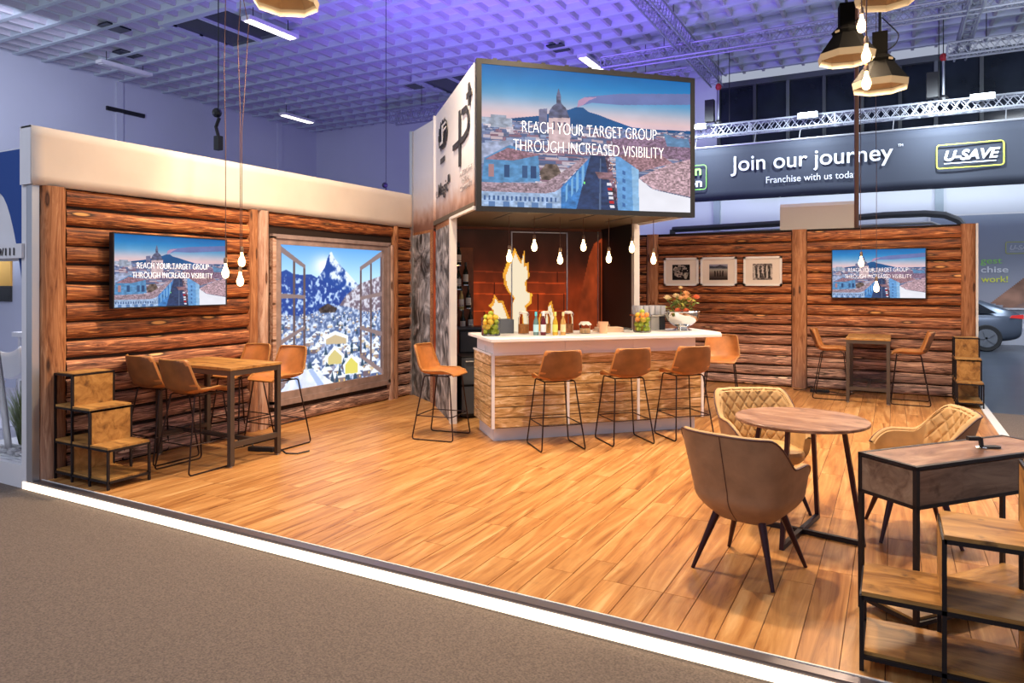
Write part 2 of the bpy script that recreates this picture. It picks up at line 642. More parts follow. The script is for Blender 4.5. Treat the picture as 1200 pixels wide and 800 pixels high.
def vcol_mat(name, emis=0.0, rough=0.5):
    m = bpy.data.materials.new(name)
    m.use_nodes = True
    nt = m.node_tree
    b = nt.nodes['Principled BSDF']
    a = nt.nodes.new('ShaderNodeVertexColor')
    a.layer_name = 'print'
    b.inputs['Roughness'].default_value = rough
    b.inputs['Specular IOR Level'].default_value = 0.12
    if emis:
        b.inputs['Base Color'].default_value = (0.01, 0.01, 0.01, 1)
        nt.links.new(a.outputs['Color'], b.inputs['Emission Color'])
        b.inputs['Emission Strength'].default_value = emis
    else:
        nt.links.new(a.outputs['Color'], b.inputs['Base Color'])
    return m


# ------------------------------------------------------------------ painters for flat screens and prints
RS = np.random.RandomState(3)


def vnoise(w, h, cells, oct=4, stretch=1.0):
    out = np.zeros((h, w))
    amp, tot = 1.0, 0.0
    for o in range(oct):
        cx, cy = int(cells * 2 ** o) + 2, int(cells * stretch * 2 ** o) + 2
        g = RS.rand(cy + 1, cx + 1)
        x = np.linspace(0, cx - 1.001, w)
        y = np.linspace(0, cy - 1.001, h)
        xi, yi = x.astype(int), y.astype(int)
        fx, fy = x - xi, y - yi
        fx, fy = fx * fx * (3 - 2 * fx), fy * fy * (3 - 2 * fy)
        a = g[np.ix_(yi, xi)] * (1 - fx) + g[np.ix_(yi, xi + 1)] * fx
        c = g[np.ix_(yi + 1, xi)] * (1 - fx) + g[np.ix_(yi + 1, xi + 1)] * fx
        out += amp * (a * (1 - fy[:, None]) + c * fy[:, None])
        tot += amp
        amp *= 0.55
    return out / tot


class Paint:
    def __init__(self, w, h, asp):
        self.w, self.h, self.asp = w, h, asp
        self.X, self.Y = np.meshgrid((np.arange(w) + 0.5) / w, (np.arange(h) + 0.5) / h)
        self.im = np.zeros((h, w, 3))

    def mask(self, poly):
        X, Y = self.X, self.Y
        m = np.zeros(X.shape, bool)
        n = len(poly)
        for i in range(n):
            x0, y0 = poly[i]
            x1, y1 = poly[(i + 1) % n]
            if y0 == y1:
                continue
            c = ((y0 > Y) != (y1 > Y)) & (X < (x1 - x0) * (Y - y0) / (y1 - y0) + x0)
            m ^= c
        return m

    def poly(self, pts, col, noise=None, amt=0.0):
        m = self.mask(pts)
        self.fill(m, col, noise, amt)
        return m

    def fill(self, m, col, noise=None, amt=0.0):
        c = np.array(col)[None, None, :] * np.ones((self.h, self.w, 1))
        if noise is not None:
            c = c * (1 + amt * (noise[..., None] - 0.5) * 2)
        self.im[m] = np.clip(c[m], 0, 1)

    def grad(self, stops):
        ys = [s[0] for s in stops]
        for k in range(3):
            self.im[..., k] = np.interp(self.Y, ys, [s[1][k] for s in stops])

    def mesh(self, name, mt, fn):
        """fn(u, v) -> point; v down"""
        w, h = self.w, self.h
        us, vs = np.linspace(0, 1, w + 1), np.linspace(0, 1, h + 1)
        verts = [fn(u, v) for v in vs for u in us]
        idx = (np.arange(h)[:, None] * (w + 1) + np.arange(w)[None, :]).ravel()
        faces = np.stack([idx, idx + w + 1, idx + w + 2, idx + 1], 1)
        me = bpy.data.meshes.new(name)
        me.from_pydata(verts, [], faces.tolist())
        lin = np.where(self.im <= 0.04045, self.im / 12.92, ((self.im + 0.055) / 1.055) ** 2.4)
        col = np.ones((w * h, 4, 4))
        col[:, :, :3] = lin.reshape(-1, 1, 3)
        at = me.color_attributes.new('print', 'FLOAT_COLOR', 'CORNER')
        at.data.foreach_set('color', col.ravel())
        me.materials.append(mt)
        me.update()
        return me


def paint_city():
    P = Paint(420, 248, 1.7)
    n1, n2 = vnoise(420, 248, 6), vnoise(420, 248, 44, 3)
    n3 = vnoise(420, 248, 110, 2)
    P.grad([(0, (.05, .40, .68)), (.10, (.12, .50, .76)), (.20, (.38, .62, .80)), (.29, (.76, .74, .80)), (.34, (.88, .76, .78)), (.40, (.86, .74, .80)), (1, (.3, .4, .55))])
    P.im[P.Y < .38] *= (0.94 + 0.12 * n1[..., None])[P.Y < .38]
    cl = [(0.441, 0.250), (0.446, 0.205), (0.475, 0.174), (0.643, 0.13), (1, 0.086), (1, 0.17), (0.643, 0.214), (0.504, 0.215)]
    m = P.mask(cl)
    P.im[m] = (np.array((.40, .45, .66)) * (0.85 + 0.35 * n1[..., None]))[m]
    P.poly([(0.436, 0.255), (0.441, 0.205), (0.47, 0.178), (0.53, 0.17), (0.49, 0.20), (0.465, 0.235)], (.70, .56, .70), n1, .15)
    P.poly([(0, .385), (0.13, 0.369), (0.255, 0.338), (0.311, 0.312), (0.397, 0.277), (0.431, 0.254), (0.465, 0.254), (0.489, 0.282), (0.543, 0.301), (0.593, 0.326), (0.704, 0.375), (0.806, 0.38), (1, 0.372), (1, .5), (0, .5)], (.03, .31, .53), n1, .2)
    # town: random blocks
    base = P.Y > .395
    P.fill(base, (.42, .47, .62), n2, .35)
    rr = random.Random(5)
    pal = [(.74, .70, .76), (.56, .62, .76), (.76, .68, .72), (.56, .44, .52), (.44, .50, .66), (.34, .40, .56), (.86, .82, .86), (.50, .38, .46), (.30, .36, .50), (.30, .36, .50)]
    for k in range(800):
        y = .385 + .26 * (k / 520) ** 1.3
        s = .008 + .05 * ((y - .38) / .26)
        x = rr.random()
        w, h = s * rr.uniform(.8, 2.4), s * rr.uniform(.4, 1.0)
        P.poly([(x, y), (x + w, y + rr.uniform(-.004, .004)), (x + w, y + h), (x, y + h)], rr.choice(pal))
    for x, y, w, h in ((.0, .37, .05, .05), (.04, .35, .07, .09), (.10, .37, .035, .06), (.42, .40, .03, .05)):
        P.poly([(x, y), (x + w, y), (x + w, y + h), (x, y + h)], (.62, .66, .74), n2, .3)
    # cathedral
    P.poly([(0.258, 0.289), (0.295, 0.28), (0.297, 0.43), (0.258, 0.43)], (.44, .45, .58), n2, .2)
    P.poly([(0.302, 0.34), (0.402, 0.335), (0.402, 0.56), (0.302, 0.56)], (.80, .70, .72), n2, .15)
    for x in (.318, .345, .372):
        P.poly([(x, .37), (x + .012, .37), (x + .012, .43), (x, .43)], (.38, .36, .48))
    P.poly([(0.302, 0.347), (0.304, 0.298), (0.323, 0.256), (0.338, 0.239), (0.338, 0.183), (0.348, 0.125), (0.359, 0.18), (0.361, 0.237), (0.383, 0.267), (0.399, 0.337)], (.34, .36, .48), n2, .4)
    # right roofs
    P.poly([(.60, .47), (1.0, .43), (1, .60), (.62, .59)], (.52, .42, .52), n3, .4)
    P.poly([(.86, .40), (.93, .44), (.99, .43), (1, .50), (.88, .50)], (.36, .52, .68), n2, .2)
    P.poly([(0.633, 0.588), (0.848, 0.57), (0.91, 0.627), (0.744, 0.702), (0.704, 0.687)], (.60, .46, .50), n3, .4)
    P.poly([(0.739, 0.749), (0.80, .70), (0.91, 0.627), (1.001, 0.589), (1.001, 0.88), (0.806, 0.829)], (.72, .60, .64), n3, .45)
    P.poly([(0.73, 0.749), (0.806, 0.834), (1.001, 0.888), (1.001, 1.01), (0.735, 1.01)], (.93, .93, .97), n1, .05)
    P.poly([(0.620, 0.60), (0.64, .60), (0.724, 0.681), (0.729, 1.01), (0.633, 1.01)], (.40, .62, .84), n2, .15)
    P.poly([(0.700, 0.67), (0.735, .69), (0.738, 1.01), (0.708, 1.01)], (.56, .74, .90), n2, .1)
    for k in range(5):
        y = .70 + k * .06
        P.poly([(.655, y), (.668, y + .008), (.668, y + .035), (.655, y + .03)], (.24, .42, .66))
    # left
    P.poly([(0, .56), (.14, .52), (.14, .66), (0, .70)], (.62, .66, .78), n2, .25)
    P.poly([(0.012, 0.66), (0.125, 0.559), (0.255, 0.628), (0.262, 0.81), (0, 0.84)], (.34, .55, .74), n2, .2)
    P.poly([(0.015, 0.668), (0.116, 0.58), (0.270, 0.617), (0.144, 0.668)], (.58, .44, .50), n3, .35)
    for x, c in ((.03, (.66, .50, .52)), (.10, (.16, .30, .48)), (.18, (.20, .34, .52)), (.22, (.15, .28, .46))):
        P.poly([(x, .70), (x + .025, .70), (x + .025, .79), (x, .79)], c)
    P.poly([(.26, .74), (.29, .68), (.34, .68), (.36, .74), (.33, .80), (.27, .80)], (.42, .36, .34), n2, .6)
    P.poly([(0, 0.832), (0.283, 0.822), (0.369, 0.73), (0.465, 0.625), (0.489, 0.631), (0.397, 0.773), (0.33, 0.881), (0.283, 0.896), (0, 0.894)], (.62, .53, .58), n3, .4)
    P.poly([(0, 0.894), (0.283, 0.896), (0.33, 0.881), (0.359, 0.85), (0.359, 1.01), (0, 1.01)], (.62, .72, .86), n2, .25)
    for k in range(17):
        x = .01 + k * .02
        P.poly([(x, .925), (x + .009, .925), (x + .009, .955), (x, .955)], (.26, .38, .58))
    for k in range(5):
        x = .03 + k * .065
        P.poly([(x, .965), (x + .03, .965), (x + .03, 1.01), (x, 1.01)], (.36, .50, .70))
    P.poly([(0.359, 0.85), (0.489, 0.631), (0.50, .62), (0.494, 0.74), (0.43, 1.01), (0.359, 1.01)], (.24, .48, .74), n2, .3)
    for k in range(4):
        x = .38 + k * .026
        P.poly([(x, .84 - k * .05), (x + .012, .81 - k * .05), (x + .010, .93 - k * .04), (x, .96 - k * .04)], (.48, .70, .88))
    P.poly([(0.500, 0.60), (0.585, 0.60), (0.635, 1.01), (0.43, 1.01)], (.16, .24, .40), n2, .3)
    P.poly([(.545, .62), (.549, .62), (.55, 1.01), (.54, 1.01)], (.34, .42, .56))
    P.poly([(.57, .61), (.59, .60), (.63, .90), (.61, .96)], (.38, .30, .38), n2, .9)
    P.poly([(.52, .72), (.60, .72), (.62, .78), (.54, .77)], (.50, .38, .42), n2, .5)
    for k in range(26):
        y = rr.uniform(.60, .80)
        P.poly([(x := .575 + (y - .6) * .12 + rr.uniform(0, .03), y), (x + .004, y), (x + .004, y + .007), (x, y + .007)], rr.choice([(1, .72, .4), (.85, .5, .35), (.9, .9, .95), (.6, .3, .3)]))
    for k in range(6):
        y = .80 + k * .033
        P.poly([(.578 + k * .003, y), (.60 + k * .003, y), (.602 + k * .003, y + .02), (.58 + k * .003, y + .02)], [(.9, .9, .95), (.75, .15, .18)][k % 3 == 1])
    P.poly([(.467, .80), (.475, .80), (.475, .815), (.467, .815)], (.5, .95, .5))
    return P


def paint_alps():
    P = Paint(260, 240, 1.08)
    n1, n2, n3 = vnoise(260, 240, 5), vnoise(260, 240, 18, 4), vnoise(260, 240, 46, 3)
    P.grad([(0, (.42, .68, .96)), (.2, (.70, .88, .99)), (.35, (.85, .95, 1)), (.45, (.75, .82, .95)), (1, (.8, .86, .97))])
    cl = np.exp(-(((P.X - .40) / .10) ** 2 + ((P.Y - .14) / .07) ** 2)) * (0.6 + n1)
    P.im = P.im + (1 - P.im) * np.clip(cl, 0, 1)[..., None]
    mt = [(0.33, 0.225), (0.369, 0.185), (0.403, 0.142), (0.425, 0.08), (0.452, .035), (0.466, 0.030), (0.489, 0.07), (0.541, 0.121), (0.624, 0.181), (0.71, 0.253), (0.80, 0.31), (0.80, 0.50), (0.0, 0.50), (0, .19), (.06, .17), (.12, .20), (0.208, 0.204), (0.272, 0.198)]
    m = P.mask(mt)
    sh = np.clip((n2 - .5) * 6 + (P.X - .455 - (P.Y - .03) * .15) * 3.0 + .5, 0, 1)
    col = np.array((.16, .30, .62))[None, None] * (1 - sh[..., None]) + np.array((.90, .95, 1.0))[None, None] * sh[..., None]
    P.im[m] = col[m]
    # dark blue ridge in front
    m2 = P.mask([(0, .21), (.08, .22), (0.208, 0.215), (0.336, 0.225), (0.425, 0.262), (0.517, 0.30), (0.60, 0.33), (.64, .40), (0.55, 0.47), (0.425, 0.49), (0, .50)])
    sh = np.clip((n3 - .52) * 5, 0, 1)[..., None]
    col = np.array((.16, .28, .60))[None, None] * (1 - sh) + np.array((.74, .84, .98))[None, None] * sh
    P.im[m2] = col[m2]
    m3 = P.mask([(0.52, 0.45), (0.612, 0.352), (0.70, .30), (0.761, 0.263), (1, 0.20), (1, 0.60), (0.52, 0.53)])
    sh = np.clip((n3 - .5) * 4 + .4, 0, 1)[..., None]
    col = np.array((.46, .40, .46))[None, None] * (1 - sh) + np.array((.84, .84, .90))[None, None] * sh
    P.im[m3] = col[m3]
    m4 = P.Y > .46 + .03 * np.sin(P.X * 9)
    sh = np.clip((n3 - .45) * 4 + .1, 0, 1)[..., None]
    col = np.array((.36, .44, .62))[None, None] * (1 - sh) + np.array((.80, .86, .97))[None, None] * sh
    P.im[m4] = col[m4]
    P.poly([(.34, .45), (.43, .41), (.52, .45), (.50, .48), (.36, .48)], (.30, .26, .26), n3, .6)
    rr = random.Random(11)
    for k in range(230):
        t = (k / 230) ** 1.5
        y = .48 + .50 * t
        s = .008 + .045 * t
        x = rr.uniform(-.02, 1)
        wall = rr.choice([(.46, .40, .44), (.58, .50, .50), (.34, .40, .56), (.80, .74, .68), (.62, .62, .72)])
        P.poly([(x, y), (x + 1.6 * s, y), (x + 1.6 * s, y + s), (x, y + s)], wall)
        for j in range(3):
            if rr.random() < .5:
                P.poly([(x + s * (.2 + j * .5), y + s * .3), (x + s * (.4 + j * .5), y + s * .3), (x + s * (.4 + j * .5), y + s * .6), (x + s * (.2 + j * .5), y + s * .6)], (.98, .84, .50))
        P.poly([(x - .2 * s, y + .1 * s), (x + .8 * s, y - .8 * s), (x + 1.8 * s, y + .1 * s)], (.93, .96, 1.0))
    for k in range(60):
        x, y = rr.random(), rr.uniform(.5, .98)
        s = .01 + .03 * (y - .5)
        P.poly([(x - s, y + 2 * s), (x, y - 1.6 * s), (x + s, y + 2 * s)], (.22, .32, .42))
    P.poly([(0.39, 0.70), (.39, .655), (0.50, 0.615), (0.63, 0.66), (0.63, 0.715)], (.95, .97, 1))
    P.poly([(0.41, 0.71), (.41, .675), (0.50, 0.645), (0.61, 0.68), (0.61, 0.72)], (.80, .72, .58))
    P.poly([(0.40, 0.81), (0.494, 0.725), (0.59, 0.80), (.57, .86), (.43, .86)], (.96, .97, 1))
    P.poly([(0.43, 0.86), (.43, .81), (0.494, 0.755), (0.565, 0.81), (0.565, 0.868)], (.84, .78, .52))
    P.poly([(0.575, 0.88), (0.661, 0.80), (0.75, 0.875), (.74, .96), (.60, .96)], (.95, .97, 1))
    P.poly([(0.60, 0.95), (.60, .88), (0.661, 0.83), (0.73, 0.885), (0.73, 0.955)], (.88, .84, .42))
    P.poly([(0, 1.01), (0.05, .96), (0.147, 0.88), (0.28, 0.87), (0.38, .93), (0.50, 1.01)], (.90, .93, 1.0), n2, .12)
    P.poly([(0.12, .91), (0.147, 0.88), (0.20, 1.01), (.17, 1.01)], (.66, .74, .90))
    P.poly([(.25, .88), (.285, .87), (.40, 1.01), (.34, 1.01)], (.68, .76, .92))
    # open casements of the print: outer quads with panes left open
    fr, frl = (.40, .33, .34), (.56, .48, .48)

    def casement(x0, x1, t0, t1, b0, b1, xm):
        def yt(x, f):
            a = (x - x0) / (x1 - x0)
            top, bot = t0 + (t1 - t0) * a, b0 + (b1 - b0) * a
            return top + (bot - top) * f
        wd = .020
        bars = [(x0, x0 + wd), (x1 - wd, x1), (xm - wd * .45, xm + wd * .45)]
        for a, c in bars:
            P.poly([(a, yt(a, 0)), (c, yt(c, 0)), (c, yt(c, 1)), (a, yt(a, 1))], fr)
        for f0, f1 in ((0, .045), (.33, .365), (.655, .69), (.955, 1)):
            P.poly([(x0, yt(x0, f0)), (x1, yt(x1, f0)), (x1, yt(x1, f1)), (x0, yt(x0, f1))], frl)
    casement(.0, .225, .00, .135, 1.0, .78, .125)
    casement(.755, 1.0, .135, .0, .84, 1.0, .875)
    q = np.pad(P.im, ((1, 1), (1, 1), (0, 0)), 'edge')
    P.im = P.im * .5 + .125 * (q[:-2, 1:-1] + q[2:, 1:-1] + q[1:-1, :-2] + q[1:-1, 2:])
    return P


def paint_flame():
    P = Paint(170, 150, 1.2)
    n1, n2 = vnoise(170, 150, 5), vnoise(170, 150, 18, 3, .4)
    P.grad([(0, (.15, .085, .065)), (.25, (.24, .10, .06)), (.45, (.50, .18, .075)), (.75, (.60, .22, .08)), (1, (.46, .16, .06))])
    P.im *= (0.75 + 0.5 * n2)[..., None]
    for y in (.34, .43, .52, .66):
        k = np.abs(P.Y - y - .004 * np.sin(P.X * 20)) < .005
        P.im[k & (P.X > .12) & (P.X < .78)] *= 1.45
    for x, y0, y1 in ((.34, .43, .52), (.72, .34, .43), (.60, .52, .66), (.28, .66, .9), (.76, .52, .66)):
        P.poly([(x, y0), (x + .006, y0), (x + .006, y1), (x, y1)], (.25, .08, .04))
    # arch of the hearth: lighter brick jambs either side
    for pts in ([(0, .02), (.10, .08), (.14, .20), (.19, .45), (.235, .95), (.235, 1.01), (0, 1.01)], [(1, .05), (.95, .10), (.92, .20), (.87, .50), (.835, .80), (.83, 1.01), (1, 1.01)]):
        P.poly(pts, (.56, .22, .10), n2, .35)

    def flame(pts, s):
        cx = sum(p[0] for p in pts) / len(pts)
        cy = sum(p[1] for p in pts) / len(pts)
        P.poly(pts, (1.0, .68, .22), n2, .2)
        P.poly([(cx + (x - cx) * s, cy + (y - cy) * (s + .06)) for x, y in pts], (1, .93, .80))
    f1 = lambda p: [(.394 + (x - .28) * .73, y) for x, y in p]
    f2 = lambda p: [(.31 + (x - .17) * .7, y - .08 if y < 1 else y) for x, y in p]
    f3 = lambda p: [(.60 + (x - .5) * .63, y - .09 if y < 1 else y) for x, y in p]
    flame(f1([(.36, 1.01), (.35, .80), (.345, .62), (.37, .56), (.32, .50), (.29, .44), (.28, .36), (.31, .27), (.35, .20), (.375, .14), (.40, .20), (.43, .25), (.455, .16), (.46, .27), (.49, .26), (.495, .38), (.47, .41), (.475, .50), (.52, .52), (.51, .60), (.47, .63), (.48, .72), (.45, .82), (.43, .9), (.45, 1.01)]), .82)
    flame(f2([(.20, .72), (.17, .69), (.20, .67), (.22, .60), (.25, .65), (.29, .65), (.32, .73), (.35, .80), (.37, 1.01), (.24, 1.01), (.22, .85)]), .75)
    flame(f3([(.60, .92), (.585, .80), (.61, .69), (.64, .67), (.65, .72), (.69, .83), (.68, .9), (.66, 1.01), (.50, 1.01), (.50, .84), (.53, .76), (.55, .82)]), .75)
    return P


def paint_photo(kind):
    P = Paint(48, 42, 1.1)
    n1, n2 = vnoise(48, 42, 4), vnoise(48, 42, 10, 3)
    if kind == 0:
        P.grad([(0, (.10, .09, .09)), (1, (.14, .12, .12))])
        m = (n2 > .5) & (((P.X - .45) / .42) ** 2 + ((P.Y - .42) / .40) ** 2 < 1)
        P.fill(m, (.66, .60, .56), n1, .3)
        P.poly([(.1, .3), (.45, .1), (.5, .3), (.15, .6)], (.45, .42, .40), n2, .5)
        P.poly([(.6, .6), (.95, .5), (.8, .95), (.7, .9)], (.60, .57, .52), n2, .5)
    elif kind == 1:
        P.grad([(0, (.62, .60, .66)), (.2, (.40, .42, .50)), (.35, (.62, .60, .55)), (.6, (.42, .36, .33)), (1, (.14, .11, .10))])
        P.poly([(0, .1), (.3, .15), (.6, .05), (1, .18), (1, .28), (0, .26)], (.26, .26, .30), n2, .3)
        for x in (.28, .42, .56, .70):
            P.poly([(x, .42), (x + .06, .40), (x + .08, .78), (x - .01, .78)], (.18, .14, .13))
    else:
        P.fill(P.Y >= 0, (.46, .42, .40), n2, .9)
        for k in range(9):
            x = .03 + k * .11
            P.poly([(x, .15 + .2 * (k % 3) * .5), (x + .05, .1), (x + .09, .85), (x + .02, .9)], ((.78, .74, .70), (.16, .14, .13))[k % 2])
        P.poly([(.38, 1), (.5, .55), (.62, 1)], (.32, .29, .28))
    return P


# ------------------------------------------------------------------ STRUCTURE: hall
CZ = 8.8
HX0, HX1, HY1 = -24.0, 12.0, 24.7
struct(box(HX0 - .3, HX1, -4, HY1 + .3, -0.30, -0.08).build('floor', M['hallfloor']), 'dark blue grey hall floor beyond the stand')
cp = MB()
cp.prism([(HX0 + 4, -4), (HX1, -4), (HX1, 11.6), (1.12, 11.6), (1.12, 3.32), (HX0 + 4, 3.32)], -0.08, -0.076)
struct(cp.build('floor', M['carpet']), 'brown grey speckled carpet in front of the stand')
lw = box(HX0 - .3, HX0, -4, HY1 + .3, -0.3, CZ + .5).build('wall_left', M['hallwall'])
struct(lw, 'pale violet hall wall far behind the left of the stand')
box(HX0, HX0 + .08, 14.6, 16.0, 7.72, 7.86).build('wall_vent', M['dark'], lw)
for y in (14.95, 22.3):
    box(HX0, HX0 + .06, y, y + .25, 0, CZ).build('pilaster', M['hallwall'], lw)
fw = box(HX0, -5.35, HY1, HY1 + .3, -0.3, CZ + .5).box(-5.35, HX1, HY1, HY1 + .3, -0.3, 5.6).build('wall_back', M['hallwall'])
struct(fw, 'white hall wall below the dark window band')
for x in (-5.45, 1.12, 7.6):
    box(x, x + .22, HY1 - .12, HY1, 0, 5.6).build('column', mat('column_paint', (0.30, 0.36, 0.42), .6) if x < -5 else bpy.data.materials['column_paint'], fw)
wn = box(-5.35, HX1, HY1 + .10, HY1 + .14, 5.6, 8.6).build('window_1', M['nightglass'])
struct(wn, 'dark clerestory window band high on the hall wall')
for x in (-5.30, -4.10, -3.05, -1.95, -0.85, 0.20, 1.15, 2.30, 3.40, 4.50, 5.60, 6.70):
    box(x - .05, x + .05, HY1 - .02, HY1 + .10, 5.6, 8.6).build('mullion', M['darkframe'] if x != -3.05 and x != 1.15 else M['greybox'], wn)
box(-5.35, HX1, HY1 - .05, HY1 + .12, 8.42, 8.60).build('window_head', mat('beam_paint', (.07, .08, .09), .6), wn)
box(-5.35, HX1, HY1 - .05, HY1 + .12, 5.55, 5.65).build('window_sill', M['darkframe'], wn)

SKY = [(-17.45, -15.1, 12.35, 14.5), (-14.6, -12.3, 20.0, 22.2)]
ceil = MB()
ceil.box(HX0, HX1, -4, HY1 + .3, CZ + .17, CZ + .5)
ceil = ceil.build('ceiling', M['ceil'])
struct(ceil, 'coffered white hall ceiling')


def segs(a0, a1, cuts):
    out, cur = [], a0
    for c0, c1 in sorted(cuts):
        if c0 > cur:
            out.append((cur, c0))
        cur = max(cur, c1)
    if cur < a1:
        out.append((cur, a1))
    return out


y = 5.0
ribme = {}
while y < HY1:
    cuts = [(s[0], s[1]) for s in SKY if s[2] < y < s[3]]
    for a, c in segs(HX0, HX1 - .1, cuts):
        box(a, c, y - .06, y + .06, CZ, CZ + .17).build('rib', M['rib'], ceil)
    y += 0.84
x = HX0 + .35
while x < 9:
    cuts = [(s[2], s[3]) for s in SKY if s[0] < x < s[1]]
    for a, c in segs(4.6, HY1, cuts):
        # joist with a haunch: narrower at its foot
        m_ = MB().prism([(-.040, 0), (.040, 0), (.055, .14), (-.055, .14)], a, c)
        m_.v = [(x + p[0], p[2], CZ + .03 + p[1]) for p in m_.v]
        m_.build('joist', M['joist'], ceil)
    x += 0.62
for s in SKY:
    k = MB().box(s[0], s[1], s[2], s[3], CZ + .03, CZ + .06)
    sk = k.build('skylight', M['nightglass'], ceil)
    f_ = MB()
    for a in ((s[0] - .18, s[0], s[2] - .18, s[3] + .18), (s[1], s[1] + .18, s[2] - .18, s[3] + .18), (s[0], s[1], s[2] - .18, s[2]), (s[0], s[1], s[3], s[3] + .18)):
        f_.box(*a, CZ - .06, CZ + .30)
    f_.build('skylight_frame', M['rib'], ceil)
    mx = (s[0] + s[1]) / 2
    box(mx - .05, mx + .05, s[2], s[3], CZ - .03, CZ + .03).build('skylight_bar', M['rib'], ceil)
for x, y_ in ((-19.1, 11.85), (-8.9, 19.3), (-15.2, 20.6), (-20.9, 13.4)):
    box(x - .25, x + .25, y_ - .35, y_ + .35, CZ + .02, CZ + .06).build('vent_opening', M['nightglass'], ceil)

# fluorescent fittings
FL = [(-14.65, 13.4, True, 'lit strip light nearest the top left of the hall ceiling'),
      (-21.65, 21.2, True, 'small lit strip light far back on the left of the ceiling'),
      (-8.45, 20.9, True, 'lit strip light above the big screen'),
      (-21.5, 13.7, False, 'unlit white strip light on the far left of the ceiling')]
for x, y_, on, lab in FL:
    t = thing('strip_light', lab, 'ceiling light', (x, y_, 8.70 if x == -8.45 else 8.5), 0, 'strip lights on the hall ceiling')
    MB().prism([(-.16, -.85), (.16, -.85), (.16, .85), (-.16, .85)], 0, .10).build('housing', M['white'], t)
    MB().box(-.12, .12, -.78, .78, -.02, 0).build('diffuser', M['tubeglow'] if on else M['white'], t)
    for yy in (-.6, .6):
        MB().tube([(0, yy, .1), (0, yy, CZ + .165 - t.location.z)], .012, 6).build('hanger', M['dark'], t)


# trusses
def truss(p0, p1, sz, label, lit=False, step=0.45):
    p0, p1 = Vector(p0), Vector(p1)
    d = p1 - p0
    Ln = d.length
    t = thing('lattice_truss', label, 'truss', tuple(p0), math.atan2(d.y, d.x), 'aluminium trusses under the hall ceiling')
    h = sz / 2
    for sy, sz_ in ((-h, 0), (h, 0), (-h, sz), (h, sz)):
        MB().tube([(0, sy, sz_), (Ln, sy, sz_)], .028, 6).build('chord', M['truss'], t)
    l = MB()
    n = int(Ln / step)
    for i in range(n):
        a, c = i * step, (i + 1) * step
        m = (a + c) / 2
        for sy in (-h, h):
            l.beam((a, sy, 0), (m, sy, sz), .018)
            l.beam((m, sy, sz), (c, sy, 0), .018)
            l.beam((a, sy, sz), (m, sy, 0), .014)
            l.beam((m, sy, 0), (c, sy, sz), .014)
        for zz in (0, sz):
            l.beam((a, -h, zz), (m, h, zz), .016)
            l.beam((m, h, zz), (c, -h, zz), .016)
        if i % 5 == 0:
            for sy in (-h, h):
                l.beam((a, sy, 0), (a, sy, sz), .03)
    l.build('lacing', M['truss'], t, kind='stuff')
    for f_ in (.12, .5, .88):
        MB().tube([(Ln * f_, 0, sz), (Ln * f_, 0, CZ + .165 - p0.z)], .012, 5).build('hanger', M['dark'], t)
        MB().beam((Ln * f_, -h, sz), (Ln * f_, h, sz), .04).build('hanger_bar', M['truss'], t)
    return t


truss((-7.2, 18.6, 7.75), (7.5, 18.6, 7.75), .30, 'long thin truss crossing under the ceiling from left to right')
truss((-4.9, 12.6, 7.95), (-4.9, 22.6, 7.95), .36, 'deep truss running away to the far wall right of the big screen')
truss((-5.9, 21.2, 6.08), (8.0, 21.2, 6.08), .30, 'bright truss carrying the dark blue banner')
truss((1.2, 20.6, 7.35), (8.0, 20.6, 7.35), .32, 'short bright truss in the upper right corner')
truss((1.6, 15.5, 7.75), (1.6, 22.5, 7.75), .26, 'truss running away to the far wall at the upper right')
truss((-16.0, 20.3, 7.5), (-5.2, 20.3, 7.5), .42, 'violet lit truss behind the big screen')

# chain hoists hanging over the banner truss
for x, y_, lab in ((-4.55, 21.2, 'chain hoist with red hook just right of the big screen'), (1.15, 21.2, 'chain hoist with red hook on the right of the banner truss')):
    t = thing('chain_hoist', lab, 'hoist', (x, y_, 6.42))
    MB().tube([(0, 0, .0), (0, 0, 1.05)], .03, 6).build('chain', M['truss'], t)
    MB().ball((0, 0, 1.12), .09, 1, 1, 1.2).build('hook_block', mat('hoist_red', (0.5, 0.03, 0.03), .5) if 'hoist_red' not in bpy.data.materials else bpy.data.materials['hoist_red'], t)
    MB().box(-.38, -.12, -.1, .1, .1, .75).build('chain_bag', M['dark'], t)
    MB().tube([(0, 0, 1.2), (0, 0, CZ - 6.42)], .012, 5).build('cable', M['dark'], t)
    MB().lathe([(.10, 0), (.12, .06), (.05, .14)], 10).build('clamp', M['dark'], t)
for x, y_, z, lab in ((-8.53, 6.83, 3.82, 'small black hoist hook hanging above the cream fascia'), (-10.6, 13.2, 3.7, 'small black hoist hanging left of the logo panel')):
    t = thing('cable_hoist', lab, 'hoist', (x, y_, z))
    MB().box(-.05, .05, -.04, .04, -.20, 0).build('body', M['dark'], t)
    MB().tube([(0, 0, 0), (-.05, 0, .14), (.02, 0, .26)], .025, 6).build('hook', M['dark'], t)
    MB().ball((-.03, 0, .34), .07).build('pulley', M['dark'], t)
    MB().tube([(0, 0, .4), (0, 0, CZ - z)], .008, 5).build('cable', M['dark'], t)

